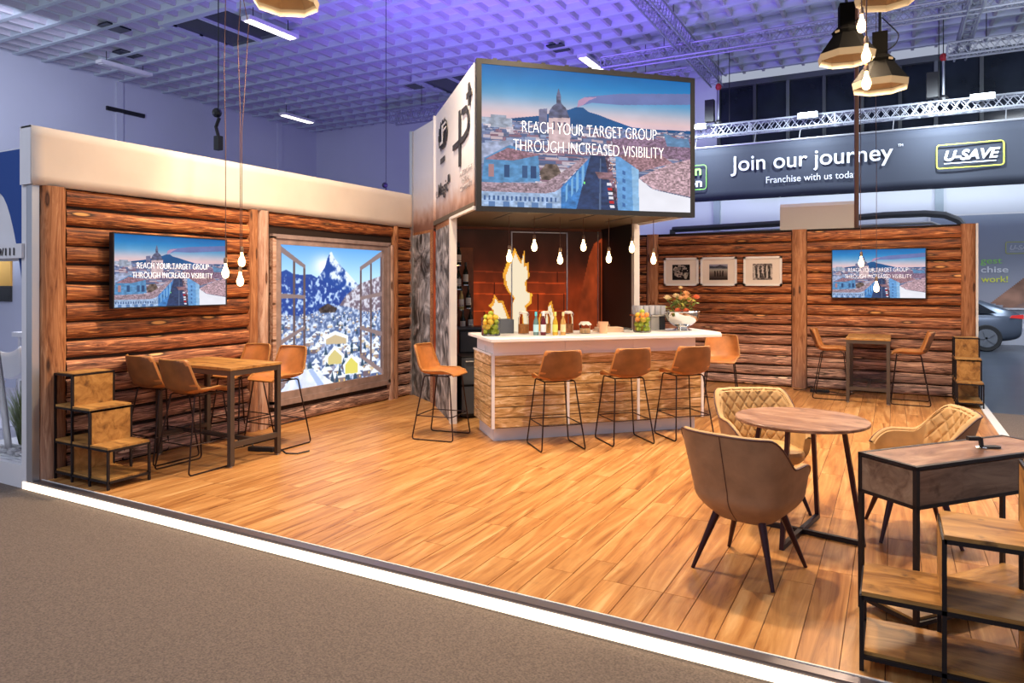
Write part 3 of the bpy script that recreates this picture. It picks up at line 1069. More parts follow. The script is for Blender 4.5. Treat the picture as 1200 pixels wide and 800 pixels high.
# banner
bn = thing('hanging_banner', 'long dark blue hanging banner with white lettering under the truss', 'banner', (-5.6, 21.0, 4.13))
g = MB().grid(lambda u, v: (u * 13.6, .02 * math.sin(u * 40) * math.sin(v * 3), v * 1.60), 60, 6)
o = g.build('fabric', M['fabricnavy'], bn, smooth=True)
md = o.modifiers.new('solid', 'SOLIDIFY')
md.thickness = .02
MB().tube([(0, 0, 1.6), (13.6, 0, 1.6)], .03, 8).build('top_rail', M['alu'], bn)
for x in (0.4, 2.1, 3.3, 5.6, 8.05, 10.5, 12.6):
    MB().tube([(x, .0, 1.6), (x + .03, .15, 1.95)], .012, 6).build('strap', M['alu'], bn)
RX = (PI / 2, 0, 0)
text('slogan', 'Join our journey', .62, M['lettering'], bn, (3.55, -.05, .83), RX, width=4.15, bold=.004)
text('trademark', 'TM', .09, M['lettering'], bn, (5.78, -.05, 1.16), RX)
text('subline', 'Franchise with us today', .27, M['lettering'], bn, (3.60, -.05, .42), RX, width=2.35)


def frame_outline(cx, cz, w, h, t, r=.06, n=5):
    pts = []
    for sx, sz, a0 in ((1, 1, 0), (-1, 1, 90), (-1, -1, 180), (1, -1, 270)):
        for k in range(n):
            a = math.radians(a0 + 90 * k / (n - 1))
            pts.append((cx + sx * (w / 2 - r) + r * math.cos(a), 0, cz + sz * (h / 2 - r) + r * math.sin(a)))
    return MB().tube(pts, t * .7, 6, closed=True)


def usave(parent, x, z, k, ydepth=-.05):
    o = frame_outline(0, 0, 1.42 * k, .60 * k, .022 * k, .07 * k).build('logo_border', M['yellowink'], parent)
    o.location = (x, ydepth, z)
    text('logo_word', 'U-SAVE', .34 * k, M['lettering'], parent, (x, ydepth, z - .10 * k), RX, width=1.18 * k, shear=.25, bold=.012 * k)
    o = box(-.55 * k, .55 * k, 0, .01, -.19 * k, -.165 * k).build('logo_underline', M['lettering'], parent)
    o.location = (x, ydepth, z)


usave(bn, 7.30, .80, 1)
o = frame_outline(0, 0, 1.3, .72, .018, .08).build('green_border', M['greenink'], bn)
o.location = (.10, -.05, .72)
text('green_word', 'en', .40, M['greenink'], bn, (.40, -.05, .80), RX, width=.42, bold=.01)
text('white_word', 'on', .36, M['lettering'], bn, (.42, -.05, .45), RX, width=.42, bold=.01)
# floods on the banner truss
for i, (x, lab) in enumerate(((-5.05, 'flood lamp on the truss at the right edge of the big screen'), (-2.05, 'flood lamp on the truss above the slogan'), (1.95, 'brightest flood lamp on the truss above the bordered logo'))):
    t = thing('flood_lamp', lab, 'flood light', (x, 20.75, 6.22), 0, 'flood lamps on the banner truss')
    MB().box(-.26, .26, -.10, .10, 0, .16).build('housing', M['alu'], t, bevel=.01)
    MB().box(-.23, .23, -.13, -.10, .01, .15).build('lens', M['floodglow'], t)
    MB().tube([(0, .1, .1), (0, .42, .02)], .02, 6).build('bracket', M['dark'], t)

# poster wall and car behind the right end
GX, GZ = 1.25, 1.28
po = thing('wall_poster', 'poster with wind blown hair and green and white words behind the car', 'poster', (1.0, 24.5, 1.0))
P = Paint(120, 70, 1.7)
na, nb = vnoise(120, 70, 4), vnoise(120, 70, 9, 3)
P.grad([(0, (.62, .66, .74)), (1, (.68, .68, .72))])
P.poly([(.36, 1), (.52, .5), (.58, .15), (.70, .02), (.9, 0), (1, 0), (1, 1)], (.62, .50, .46), nb, .5)
P.poly([(.62, .75), (.66, .3), (.80, .08), (.85, .5), (.75, .8)], (.46, .36, .34), nb, .5)
P.poly([(.30, .95), (.5, .6), (.56, .3), (.62, .35), (.60, .8), (.4, 1)], (.66, .50, .42), nb, .35)
pm = P.mesh('print', vcol_mat('poster_print'), lambda u, v: (u * 5.0, 0, 2.7 * (1 - v)))
o = bpy.data.objects.new('print', pm)
C.objects.link(o)
o.parent = po
box(-.05, 5.05, .01, .08, -.05, 2.75).build('backing', M['white'], po)
MPW, MPG, MPY = mat('poster_white', (.95, .95, .98), .6), mat('poster_green', (.40, .88, .16), .6), mat('poster_yellow', (.92, .95, .10), .6)
text('poster_word', 'gest', .25, MPG, po, (GX, -.04, GZ), RX, width=.52, align='LEFT')
text('poster_word', 'chise', .25, MPW, po, (GX, -.04, GZ - .26), RX, width=.66, align='LEFT', bold=.004)
text('poster_word', 'work!', .25, MPY, po, (GX + .02, -.04, GZ - .54), RX, width=.64, align='LEFT', bold=.003)
usave(po, 2.25, 1.72, .55, -.04)

car = thing('estate_car', 'grey blue car parked in the hall behind the right end', 'car', (3.0, 22.9, -0.08), PI)
M['carpaint'] = mat('car_paint', (0.09, 0.11, 0.15), .28, .5)
M['carglass'] = mat('car_glass', (0.01, 0.012, 0.016), .06)
M['tyre'] = mat('tyre_rubber', (0.012, 0.012, 0.013), .8)
# local x runs from the tail (0) to the nose (4.5); rotated so the nose points left
ST = [(0.00, .45, .88, .90, .62), (0.12, .30, .95, 1.02, .78), (.45, .24, .98, 1.14, .88), (.95, .22, .97, 1.36, .91), (1.5, .2, .96, 1.45, .92), (2.2, .2, .95, 1.46, .92), (2.8, .2, .94, 1.36, .92), (3.3, .2, .92, 1.06, .91), (3.9, .22, .86, .90, .88), (4.35, .28, .74, .78, .80), (4.5, .38, .62, .64, .62)]


def carsec(st):
    x, zs, zb, zr, w = st
    k = min(1, max(0, (zr - zb) / .45))
    pr = [(0, zs), (w * .85, zs), (w, zs + .12), (w, (zs + zb) / 2), (w * .99, zb - .06), (w * .95, zb), (w * (.95 - .25 * k), zb + (zr - zb) * .82), (w * (.90 - .30 * k), zr - .01), (w * .3, zr), (0, zr)]
    return [(x, -a, b) for a, b in pr] + [(x, a, b) for a, b in reversed(pr[1:-1])]


b_ = MB()
secs = [carsec(s) for s in ST]
n = len(secs[0])
for s in secs:
    b_.v += s
for i in range(len(secs) - 1):
    for k in range(n):
        l = (k + 1) % n
        b_.f.append((i * n + k, (i + 1) * n + k, (i + 1) * n + l, i * n + l))
b_.f.append(tuple(range(n)))
b_.f.append(tuple(reversed(range((len(secs) - 1) * n, len(secs) * n))))
o = b_.build('body', M['carpaint'], car, smooth=True)
md = o.modifiers.new('sub', 'SUBSURF')
md.levels = md.render_levels = 2
for sy in (-1, 1):
    gl = MB().prism([(.62, 1.0), (1.05, 1.28), (1.6, 1.36), (2.3, 1.37), (2.75, 1.28), (3.15, 1.0)], -.006, .006)
    gl.v = [(p[0], sy * (.93 - (p[1] - 1.0) * .52 + p[2]), p[1]) for p in gl.v]
    gl.build('side_window', M['carglass'], car)
    tl = MB().prism([(.02, .86), (.34, .89), (.30, .95), (.03, .97)], -.02, .02)
    tl.v = [(p[0], sy * (.60 + .62 * p[0] + .05 + p[2]), p[1]) for p in tl.v]
    tl.build('tail_light', mat('tail_light_red', (.6, .02, .02), .3, emit=(1, .10, .06), es=.12) if sy < 0 else bpy.data.materials['tail_light_red'], car)
    for x in (.85, 3.60):
        w_ = MB().lathe([(.20, -.1), (.33, -.11), (.35, -.06), (.35, .06), (.33, .11), (.20, .1)], 26, (x, sy * .84, .35), axis='y').build('tyre', M['tyre'], car, smooth=True)
        rm = MB().lathe([(.20, -.02), (.24, .0), (.24, .03), (.05, .03)], 20, (0, 0, 0), axis='y')
        for k in range(5):
            a = 2 * PI * k / 5
            rm.beam((0, sy * .03, 0), (.21 * math.cos(a), sy * .03, .21 * math.sin(a)), .03, .045)
        r_ = rm.build('rim', M['greybox'], w_)
        r_.location = (x, sy * .92, .35)
box(-.03, 0.0, -.26, .26, .60, .71).build('number_plate', M['white'], car)

# boxes and curved rail behind the right wall
t = thing('roll_banner_box', 'cream curved box showing above the log wall beside the copper pole', 'box', (-1.70, 12.75, 2.3))
pf = [(0, 0), (.5, 0), (.5, .62), (.42, .72), (.25, .77), (.06, .76), (0, .70)]
mb = MB().prism(pf, 0, 1.17)
mb.v = [(p[2], p[0], p[1]) for p in mb.v]
mb.build('shell', mat('box_fabric', (.92, .76, .60), .8), t)
box(1.165, 1.19, .02, .48, .02, .70).build('end_cap', M['dark'], t)
t = thing('curved_rail', 'dark curved rail running behind the top of the log wall', 'rail', (-4.0, 14.3, 2.93))
MB().tube([(0, 0, -.12), (2.0, 0, -.08), (3.9, 0, 0.0), (4.5, 0, 0), (4.8, 0, -.04), (5.0, 0, -.14), (5.12, 0, -.3), (5.16, 0, -3.0)], .06, 8).build('tube', M['darkframe'], t, smooth=True)
MB().tube([(0, 0.1, -.22), (4.6, 0.1, -.16), (4.9, .1, -.3)], .03, 8).build('lower_tube', M['alu'], t, smooth=True)
MB().tube([(0, 0, -.12), (0, 0, -3.0)], .06, 8).build('post', M['darkframe'], t)
cpo = tag(MB().tube([(-0.52, 12.75, -.08), (-0.52, 12.75, 8.0)], .035, 8).build('copper_pole', M['copper'], smooth=True), 'tall thin copper pole rising behind the right log wall', 'pole')

# ------------------------------------------------------------------ STRUCTURE: the stand
PX0, PX1, PY0, PY1 = -6.5, 1.05, 3.38, 12.3
pf_ = box(PX0 - .12, PX1 + .04, PY0 - .07, PY1 + .12, -0.08, -0.0042).build('floor', mat('plank_groove', (.16, .07, .03), .8))
struct(pf_, 'wood plank floor of the stand on a low platform')
me_cache = {}


def plank_mesh(L, w=.1765):
    k = round(L, 3)
    if k not in me_cache:
        e = .0012
        m_ = MB()
        vs = [(-L / 2, -w / 2, -.012), (L / 2, -w / 2, -.012), (L / 2, w / 2, -.012), (-L / 2, w / 2, -.012),
              (-L / 2 + e, -w / 2 + e, 0), (L / 2 - e, -w / 2 + e, 0), (L / 2 - e, w / 2 - e, 0), (-L / 2 + e, w / 2 - e, 0)]
        vs = [(p[0], p[1], max(p[2], -.004)) for p in vs]
        m_.add(vs, [(4, 5, 6, 7), (0, 1, 5, 4), (1, 2, 6, 5), (2, 3, 7, 6), (3, 0, 4, 7)])
        me_cache[k] = m_.mesh('plank', M['plank'])
    return me_cache[k]


rr = random.Random(21)
planks = []
nx = int(round((PX1 - PX0) / .178))
for i in range(nx):
    x = PX0 + (i + .5) * (PX1 - PX0) / nx
    y = PY0
    ln = rr.choice([.4, .65, .9, 1.15])
    while y < PY1 - .01:
        L_ = min(ln, PY1 - y)
        planks.append((x, y + L_ / 2, L_))
        y += L_
        ln = 1.28
planks.sort(key=lambda p: math.hypot(p[0], p[1]) + (3 if p[0] > .2 and False else 0))
for (x, y, L_) in planks[:297]:
    o = bpy.data.objects.new('plank', plank_mesh(L_ - .001))
    C.objects.link(o)
    o.parent = pf_
    o.location = (x, y, 0)
    o.rotation_euler = (0, 0, PI / 2)
rest = MB()
for (x, y, L_) in planks[297:]:
    rest.box(y - L_ / 2 + .001, y + L_ / 2 - .001, -x - .088, -x + .088, -.004, 0)
o = rest.build('far_planks', M['plank'], pf_, kind='stuff')
o.rotation_euler = (0, 0, PI / 2)

tr = box(PX0 - .14, PX1 + .06, PY0 - .075, PY0 - .004, -.016, .004).build('trim_1', M['greybox'])
tr.data.materials[0] = mat('anodised_profile', (.22, .20, .22), .35, .8)
struct(tr, 'grey metal edge profile of the platform')
box(PX0 - .14, PX1 + .06, PY0 - .012, PY0 - .002, .003, .008).build('inner_lip', M['trimwhite'], tr)
gs = box(PX0 - .12, PX1 + .05, PY0 - .085, PY0 - .070, -.076, -.017).build('trim_2', M['glow'])
struct(gs, 'glowing warm light strip along the front edge of the platform')
tr = box(PX1, PX1 + .09, PY0 - .08, PY1, -.08, .006).build('trim_3', M['trimwhite'])
struct(tr, 'white edge profile on the right side of the platform')

# log walls
LOGH = 2.55


def log_mesh(L, seed):
    r_ = random.Random(seed)
    nseg = max(3, int(L / .35))
    H = LOGH / 15
    r0 = r_.uniform(.86, .99)
    rad = [H / 2 * r0 * r_.uniform(.94, 1.0) for _ in range(nseg + 1)]
    dz = [r_.uniform(-.006, .006) for _ in range(nseg + 1)]
    m_ = MB()
    K = 8
    for i in range(nseg + 1):
        x = -L / 2 + L * i / nseg
        for k in range(K + 1):
            a = PI * k / K
            m_.v.append((x, -.042 * math.sin(a) ** .8, -math.cos(a) * rad[i] + dz[i]))
    for i in range(nseg):
        for k in range(K):
            p = i * (K + 1) + k
            m_.f.append((p, p + K + 1, p + K + 2, p + 1))
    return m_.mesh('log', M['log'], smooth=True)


def log_run(parent, a, c, zlist, frame, seed):
    """frame(t, depth, z) -> location, rot for logs facing the stand"""
    L = c - a
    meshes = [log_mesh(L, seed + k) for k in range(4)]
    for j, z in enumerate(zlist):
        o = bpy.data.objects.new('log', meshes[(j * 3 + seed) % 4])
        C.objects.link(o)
        o.parent = parent
        loc, rz = frame((a + c) / 2, z)
        o.location = loc
        o.rotation_euler = (0, 0, rz)
        if (j + seed) % 2:
            o.rotation_euler = (PI, 0, rz + PI) if False else (0, 0, rz)


def post_mesh(w, H, seed, mt):
    r_ = random.Random(seed)
    m_ = MB()
    K, NS = 8, 9
    for i in range(NS + 1):
        x = H * i / NS
        rad = w / 2 * r_.uniform(.93, 1.0)
        for k in range(K + 1):
            a = PI * k / K
            m_.v.append((x, -math.cos(a) * rad, .075 * math.sin(a) ** .6))
    for i in range(NS):
        for k in range(K):
            p = i * (K + 1) + k
            m_.f.append((p, p + K + 1, p + K + 2, p + 1))
    return m_.mesh('log_post', mt, smooth=True)


ZS = [LOGH / 15 * (i + .5) for i in range(15)]
wa = box(-6.56, -6.5, 3.36, 8.70, -.01, 2.55).build('wall_left', M['gap'])
struct(wa, 'log clad left wall of the stand')
FA = lambda t, z: ((-6.5, t, z), PI / 2)
WY0, WY1, WZ0, WZ1 = 5.94, 8.11, .26, 2.26
log_run(wa, 3.58, 5.60, ZS, FA, 1)
low = [z for z in ZS if z < WZ0 - .02]
high = [z for z in ZS if z > WZ1 + .06]
log_run(wa, 5.88, 8.20, low + high, FA, 5)
log_run(wa, 8.32, 8.69, ZS, FA, 9)


def postA(y, w, H, seed, mt, z0=0):
    o = bpy.data.objects.new('log_post', post_mesh(w, H, seed, mt))
    C.objects.link(o)
    o.parent = wa
    # local x up, local z towards +X
    o.matrix_local = Matrix(((0, 0, 1, -6.5), (0, -1, 0, y), (1, 0, 0, z0), (0, 0, 0, 1)))


postA(3.47, .22, 2.55, 2, M['post'])
postA(5.65, .13, 2.55, 3, M['post'])
postA(5.80, .15, 2.55, 4, M['palepost'])
postA(8.17, .10, 2.26, 6, M['palepost'])
postA(8.27, .10, 2.55, 7, M['post'])
ee = box(-6.56, -6.478, 3.30, 3.36, -.01, 2.58).build('end_profile', M['alu'], wa)
fs = MB().grid(lambda u, v: (-6.44 + .004 * math.sin(u * 37 + v * 5) * math.sin(v * PI), 3.28 + u * 5.42, 2.55 + v * .50), 50, 6)
o = fs.build('trim_4', M['cream'], smooth=True)
struct(o, 'cream fabric fascia above the left log wall')
md = o.modifiers.new('solid', 'SOLIDIFY')
md.thickness = .012
box(-6.60, -6.452, 3.275, 3.29, 2.55, 3.05).build('fascia_end', M['white'], o)
box(-6.60, -6.452, 3.275, 8.70, 3.035, 3.052).build('fascia_top', M['white'], o)
box(-6.60, -6.45, 3.30, 8.70, 2.548, 2.56).build('fascia_bottom', M['white'], o)
box(-6.62, -6.60, 3.275, 8.70, 2.55, 3.05).build('fascia_back', M['white'], o)

wb = box(-6.5, 1.07, 12.3, 12.38, -.01, 2.58).build('wall_back', M['gap'])
struct(wb, 'log clad back wall of the stand')
FB = lambda t, z: ((t, 12.3, z), 0)
log_run(wb, -6.4, -3.91, ZS, FB, 11)
log_run(wb, -3.69, -1.46, ZS, FB, 13)
log_run(wb, -1.22, .89, ZS, FB, 17)
for x, w, sd in ((-3.80, .22, 21), (-1.34, .24, 22), (.98, .20, 23)):
    o = bpy.data.objects.new('log_post', post_mesh(w, 2.58, sd, M['post']))
    C.objects.link(o)
    o.parent = wb
    o.matrix_local = Matrix(((0, 1, 0, x), (0, 0, -1, 12.3), (1, 0, 0, 0), (0, 0, 0, 1)))
box(1.07, 1.10, 12.24, 12.38, 0, 2.58).build('end_profile', M['trimwhite'], wb)

# tower at 45 degrees
SIDE_S, QF, QP, QB = 1.70, 7.163, 8.36, 9.60
SR = 4.27
Cx, Cy = -5.747, 8.202


def panel(a, c, th, z0, z1, name, mt, parent=None):
    a, c = Vector((*a, 0)), Vector((*c, 0))
    d = (c - a).normalized()
    nrm = Vector((d.y, -d.x, 0)) * th
    pts = [(a.x, a.y), (c.x, c.y), (c.x - nrm.x, c.y - nrm.y), (a.x - nrm.x, a.y - nrm.y)]
    return MB().prism(pts, z0, z1).build(name, mt, parent)


tw = thing('bar_tower', 'slanted tower with logo panel, slate sides and fireplace graphic behind the bar', 'exhibition tower')
Pa, Pb, Pc = (-6.46, 8.69), (Cx, Cy), SQ(SIDE_S, QP)[:2]
pf0 = SQ(SIDE_S, QF)[:2]
panel(Pa, Pb, .05, 2.47, 4.02, 'upper_panel', M['graphic'], tw)
panel(Pa, Pb, .05, 0, 2.43, 'slate_panel', M['stone'], tw)
panel(Pa, Pb, .045, 2.43, 2.47, 'panel_joint', M['post'], tw)
panel(Pb, Pc, .05, 0, 2.43, 'slate_panel', M['stone'], tw)
panel(Pb, pf0, .05, 2.50, 4.02, 'upper_panel', M['graphic'], tw)
panel(Pb, Pc, .045, 2.43, 2.50, 'panel_joint', M['post'], tw)
# brown timber strips between the slate panels
d = Vector((Cx - Pa[0], Cy - Pa[1], 0)).normalized()
MB().beam((Cx - .03 * d.x, Cy - .03 * d.y, 0), (Cx - .03 * d.x, Cy - .03 * d.y, 2.43), .10, .02, up=(d.y, -d.x, 0)).build('timber_strip', M['post'], tw)
MB().beam((Pa[0], Pa[1] - .03, 0), (Pa[0], Pa[1] - .03, 4.02), .05, .04).build('edge_profile', M['alu'], tw)
# posts
MB().box(-.04, .04, -.04, .04, 0, 2.50).build('post', M['trimwhite'], tw, loc=SQ(SIDE_S + .02, QP), rot=(0, 0, PI / 4))
MB().box(-.04, .04, -.04, .04, 0, 2.50).build('post', M['trimwhite'], tw, loc=SQ(SR - .02, QP + .18), rot=(0, 0, PI / 4))
# canopy (local frame: x along the screen, y towards the back)
cn = MB().box(0, SR - SIDE_S, 0, QB - QF, 2.50, 2.56).build('canopy_ceiling', M['navy'], tw, loc=SQ(SIDE_S, QF), rot=(0, 0, PI / 4))
for k in range(4):
    MB().box(.5 * (k + 1) + .03, .5 * (k + 1) + .05, .05, 1.2, 2.492, 2.50).build('ceiling_joint', M['darkframe'], tw, loc=SQ(SIDE_S, QF), rot=(0, 0, PI / 4))
MB().box(-.02, SR - SIDE_S + .02, -.03, .0, 2.47, 2.51).box(-.02, .02, 0, 1.2, 2.475, 2.505).box(SR - SIDE_S - .02, SR - SIDE_S + .02, 0, 1.3, 2.475, 2.505).build('canopy_edge', M['trimwhite'], tw, loc=SQ(SIDE_S, QF), rot=(0, 0, PI / 4))
MB().box(SR - SIDE_S - .04, SR - SIDE_S, 0, QB - QF, 2.56, 4.02).build('right_panel', M['graphic'], tw, loc=SQ(SIDE_S, QF), rot=(0, 0, PI / 4))
MB().box(0, SR - SIDE_S, QB - QF, QB - QF + .05, 2.5, 4.02).build('rear_panel', M['graphic'], tw, loc=SQ(SIDE_S, QF), rot=(0, 0, PI / 4))
MB().box(SR - SIDE_S - .05, SR - SIDE_S, QP + .2 - QF, QB - QF, 0, 2.5).build('right_inner_wall', M['dark'], tw, loc=SQ(SIDE_S, QF), rot=(0, 0, PI / 4))
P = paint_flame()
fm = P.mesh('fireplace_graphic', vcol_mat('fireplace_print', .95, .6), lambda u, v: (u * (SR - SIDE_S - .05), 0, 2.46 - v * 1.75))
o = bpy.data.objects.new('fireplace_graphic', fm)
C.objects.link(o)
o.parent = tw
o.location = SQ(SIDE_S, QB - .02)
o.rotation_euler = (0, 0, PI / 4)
MB().box(0, SR - SIDE_S, 0, .05, 0, 2.5).build('rear_wall', mat('hearth_wall', (.20, .06, .03), .6), tw, loc=SQ(SIDE_S, QB), rot=(0, 0, PI / 4))
WL = SR - SIDE_S
MB().box(1.11, 1.125, -.03, -.01, 0, 2.44).box(1.95, 1.965, -.03, -.01, 0, 2.44).box(1.11, 1.965, -.03, -.01, 2.425, 2.44).build('door_outline', M['alu'], tw, loc=SQ(SIDE_S, QB - .02), rot=(0, 0, PI / 4))
MB().box(2.44, 2.452, -.03, -.01, 0, 2.46).build('panel_seam', M['alu'], tw, loc=SQ(SIDE_S, QB - .02), rot=(0, 0, PI / 4))
MB().box(2.47, 2.49, -.03, -.01, 0, 2.3).build('panel_edge', M['copper'], tw, loc=SQ(SIDE_S, QB - .02), rot=(0, 0, PI / 4))

# logos on the slanted side panel: local x runs from the rear to the front edge
sx0 = Vector((Cx, Cy, 0))
dv = (Vector((*pf0, 0)) - sx0)
SL = dv.length
ang = math.atan2(dv.y, dv.x)
SP = lambda dist_front, z, off=.012: (pf0[0] - dv.x / SL * dist_front + dv.y / SL * off, pf0[1] - dv.y / SL * dist_front - dv.x / SL * off, z)
SROT = (PI / 2, 0, ang)


def on_side(mb2, name, mt, dist, z, sc=1.0):
    o = mb2.build(name, mt, tw)
    o.location = SP(dist, z)
    o.rotation_euler = SROT
    return o


# stem of the P, its bowl and the crossbar, then the plus sign
on_side(MB().box(-.045, .045, -.32, .32, 0, .008), 'logo_stem', M['ink'], .70, 3.36)
arc = MB()
pts = [(-.12, .25), (-.37, .24), (-.47, .16), (-.49, .06), (-.44, -.02), (-.22, -.06), (.40, -.06)]
for a, c in zip(pts[:-1], pts[1:]):
    arc.beam((-a[0], a[1], .004), (-c[0], c[1], .004), .065, .008)
on_side(arc, 'logo_bowl', M['ink'], .70, 3.38)
on_side(MB().box(-.035, .035, -.12, .12, 0, .009).box(-.12, .12, -.032, .032, 0, .010), 'logo_plus', M['ink'], .18, 3.735)
em = MB()
for k in range(12):
    a = 2 * PI * k / 12
    em.beam((.10 * math.cos(a), .06 * math.sin(a), .004), (.32 * math.cos(a), .19 * math.sin(a), .004), .08, .008)
m_ = MB().lathe([(.16, 0), (.16, .008)], 24)
m_.v = [(p[0] * 1.6, p[1], p[2]) for p in m_.v]
em.add(m_.v, m_.f)
on_side(em, 'emblem', M['ink'], 1.80, 3.63)
on_side(MB().box(-.03, .05, -.12, .12, 0, .004).box(-.16, -.03, -.12, -.08, 0, .004).box(.05, .26, .02, .05, 0, .004).box(.05, .26, .09, .12, 0, .004), 'emblem_cutout', M['white'], 1.80, 3.63).location = SP(1.80, 3.63, .022)
for k in range(4):
    on_side(MB().box(-.03, .03, 0, .07, 0, .004), 'small_mark', M['ink'], 1.95 - .085 * k, 3.27)
text('small_word', 'Magic', .24, M['ink'], tw, SP(1.80, 2.86), SROT, width=.72, bold=.002)
text('small_word', 'e', .20, M['greyink'], tw, SP(2.28, 2.86), SROT, width=.14)
on_side(MB().box(-.05, .05, 0, .09, 0, .008), 'logo_square', M['ink'], 1.38, 2.96)
for k, s_ in enumerate(('AUTOMOTIVE', 'RETAIL', 'COMMUNITY')):
    text('thin_word', s_, .09, M['greyink'], tw, SP(.37, 2.91 - .085 * k), SROT, width=(.66, .42, .62)[k], bold=-.001)

# ------------------------------------------------------------------ screens
city = paint_city()
CITY = vcol_mat('city_screen', 1.0)
CW, CH = 2.46, 1.485
cm = city.mesh('screen', CITY, lambda u, v: ((u - .5) * CW, 0, (1 - v) * CH))


def screen(name, label, cat, w, h, loc, rz, bez, depth, group=None, txt=True):
    """local x to the right as seen, y into the wall, z=0 at the lower edge"""
    t = thing(name, label, cat, loc, rz, group)
    MB().box(-w / 2 - bez, w / 2 + bez, .004, depth, -bez, h + bez).build('casing', M['dark'], t, bevel=.004)
    f = MB()
    for a in ((-w / 2 - bez, -w / 2, 0, h), (w / 2, w / 2 + bez, 0, h), (-w / 2 - bez, w / 2 + bez, -bez, 0), (-w / 2 - bez, w / 2 + bez, h, h + bez)):
        f.box(a[0], a[1], -.008, .006, a[2], a[3])
    f.build('bezel', M['dark'], t)
    o = bpy.data.objects.new('screen', cm)
    C.objects.link(o)
    o.parent = t
    o.scale = (w / CW, 1, h / CH)
    k = w / CW
    kh = h / CH
    text('lettering', 'REACH YOUR TARGET GROUP', .185 * kh, M['screenlet'], t, (.0, -.008, h * .535), RX, width=1.58 * k, bold=-.0045 * k)
    text('lettering', 'THROUGH INCREASED VISIBILITY', .185 * kh, M['screenlet'], t, (.0, -.008, h * .40), RX, width=1.77 * k, bold=-.0045 * k)
    return t


big = screen('led_wall', 'large LED screen with city view on the tower above the bar', 'screen', CW, CH, (*SQ((SIDE_S + SR) / 2 + .01, QF - .06)[:2], 2.51), PI / 4, .055, .055)
nb_ = MB()
for k in range(9):
    MB().box(-1.1 + k * .27, -1.06 + k * .27, .01, .05, CH + .055, CH + .075).build('top_clip', M['dark'], big)
tvl = screen('wall_television', 'flat television showing the city on the left log wall', 'television', 1.24, .69, (-6.36, 4.565, 1.475), PI / 2, .012, .055, 'wall televisions')
tvr = screen('wall_television', 'flat television showing the city on the right log wall', 'television', 1.27, .745, (-.205, 12.18, 1.48), 0, .012, .055, 'wall televisions')
for t_ in (tvl, tvr):
    MB().box(-.2, .2, .05, .10, .15, .5).build('wall_bracket', M['dark'], t_)

# light box window with printed mountain view
alp = thing('mountain_lightbox', 'backlit window graphic with snowy peak and village on the left wall', 'light box', (-6.455, (WY0 + WY1) / 2, WZ0), PI / 2)
w2, hh = (WY1 - WY0) / 2, WZ1 - WZ0
f = MB()
IW0, IW1, IZ0, IZ1 = -w2 + .115, w2 - .125, .13, hh - .09
for a in ((-w2, IW0, 0, hh), (IW1, w2, 0, hh), (IW0, IW1, 0, IZ0), (IW0, IW1, IZ1, hh)):
    f.box(a[0], a[1], 0, .05, a[2], a[3])
f.build('frame', M['printframe'], alp)
for a in ((-w2 - .02, w2 + .02, hh - .02, hh + .03), (-w2 - .02, w2 + .02, -.03, .04)):
    box(a[0], a[1], -.015, .05, a[2], a[3]).build('moulding', M['printframe'], alp)
box(-w2 - .02, -w2 + .03, -.015, .05, 0, hh).build('moulding', M['palepost'], alp)
box(w2 - .03, w2 + .02, -.015, .05, 0, hh).build('moulding', M['printframe'], alp)
am = paint_alps().mesh('print', vcol_mat('mountain_print', 1.15), lambda u, v: (IW0 + u * (IW1 - IW0), .03, IZ1 - v * (IZ1 - IZ0)))
o = bpy.data.objects.new('print', am)
C.objects.link(o)
o.parent = alp
box(-.04, .04, -.02, 0, .03, .05).build('latch', M['alu'], alp)

# framed photographs
for k, (x, lab) in enumerate(((-3.27, 'white framed photograph with dark pale figure, nearest the fireplace'), (-2.625, 'middle white framed photograph with people standing'), (-1.905, 'white framed photograph of a busy scene nearest the thick post'))):
    t = thing('picture_frame', lab, 'picture frame', (x, 12.235, 1.66), 0, 'framed photographs on the log wall')
    w_, h_ = .61, .49
    f = MB()
    for a in ((-w_ / 2, -w_ / 2 + .035, 0, h_), (w_ / 2 - .035, w_ / 2, 0, h_), (-w_ / 2, w_ / 2, 0, .035), (-w_ / 2, w_ / 2, h_ - .035, h_)):
        f.box(a[0], a[1], -.015, .02, a[2], a[3])
    f.build('frame', M['trimwhite'], t)
    box(-w_ / 2 + .03, w_ / 2 - .03, 0, .015, .03, h_ - .03).build('mount', M['cream'], t)
    pm = paint_photo(k).mesh('photograph', vcol_mat('photo_print', 0, .4), lambda u, v: (-.155 + u * .31, -.003, .37 - v * .27))
    o = bpy.data.objects.new('photograph', pm)
    C.objects.link(o)
    o.parent = t

# ------------------------------------------------------------------ bar counter
bs, bq = 1.90, 7.20
bar = thing('bar_counter', 'white topped bar counter clad in weathered horizontal boards', 'bar counter', SQ(bs, bq), PI / 4)
BL, BD = 2.55, .80
MB().prism([(.05, .10), (BL - .05, .10), (BL - .05, BD - .05), (.05, BD - .05)], 0, .15).build('plinth', M['barwhite'], bar)
MB().box(.012, BL - .012, .012, BD, .15, .945).build('carcass', M['dark'], bar)
rows = 7
bh = (.93 - .155) / rows
bays = [(.03, .85), (.88, 1.70), (1.73, BL - .03)]
for i in range(rows):
    z0 = .155 + i * bh
    for a, c in bays:
        MB().box(a, c, -.006, .012, z0 + .004, z0 + bh - .004).build('board', M['barboard'], bar, bevel=.002)
    o = MB().box(-(BD - .03), -.03, -.006, .012, z0 + .004, z0 + bh - .004)
    o.v = [(p[1], -p[0], p[2]) for p in o.v]
    ob = MB()
    ob.box(0, BD - .05, -.006, .012, z0 + .004, z0 + bh - .004)
    ob.build('board', M['barboard'], bar, bevel=.002, loc=(0, BD - .02, 0), rot=(0, 0, -PI / 2))
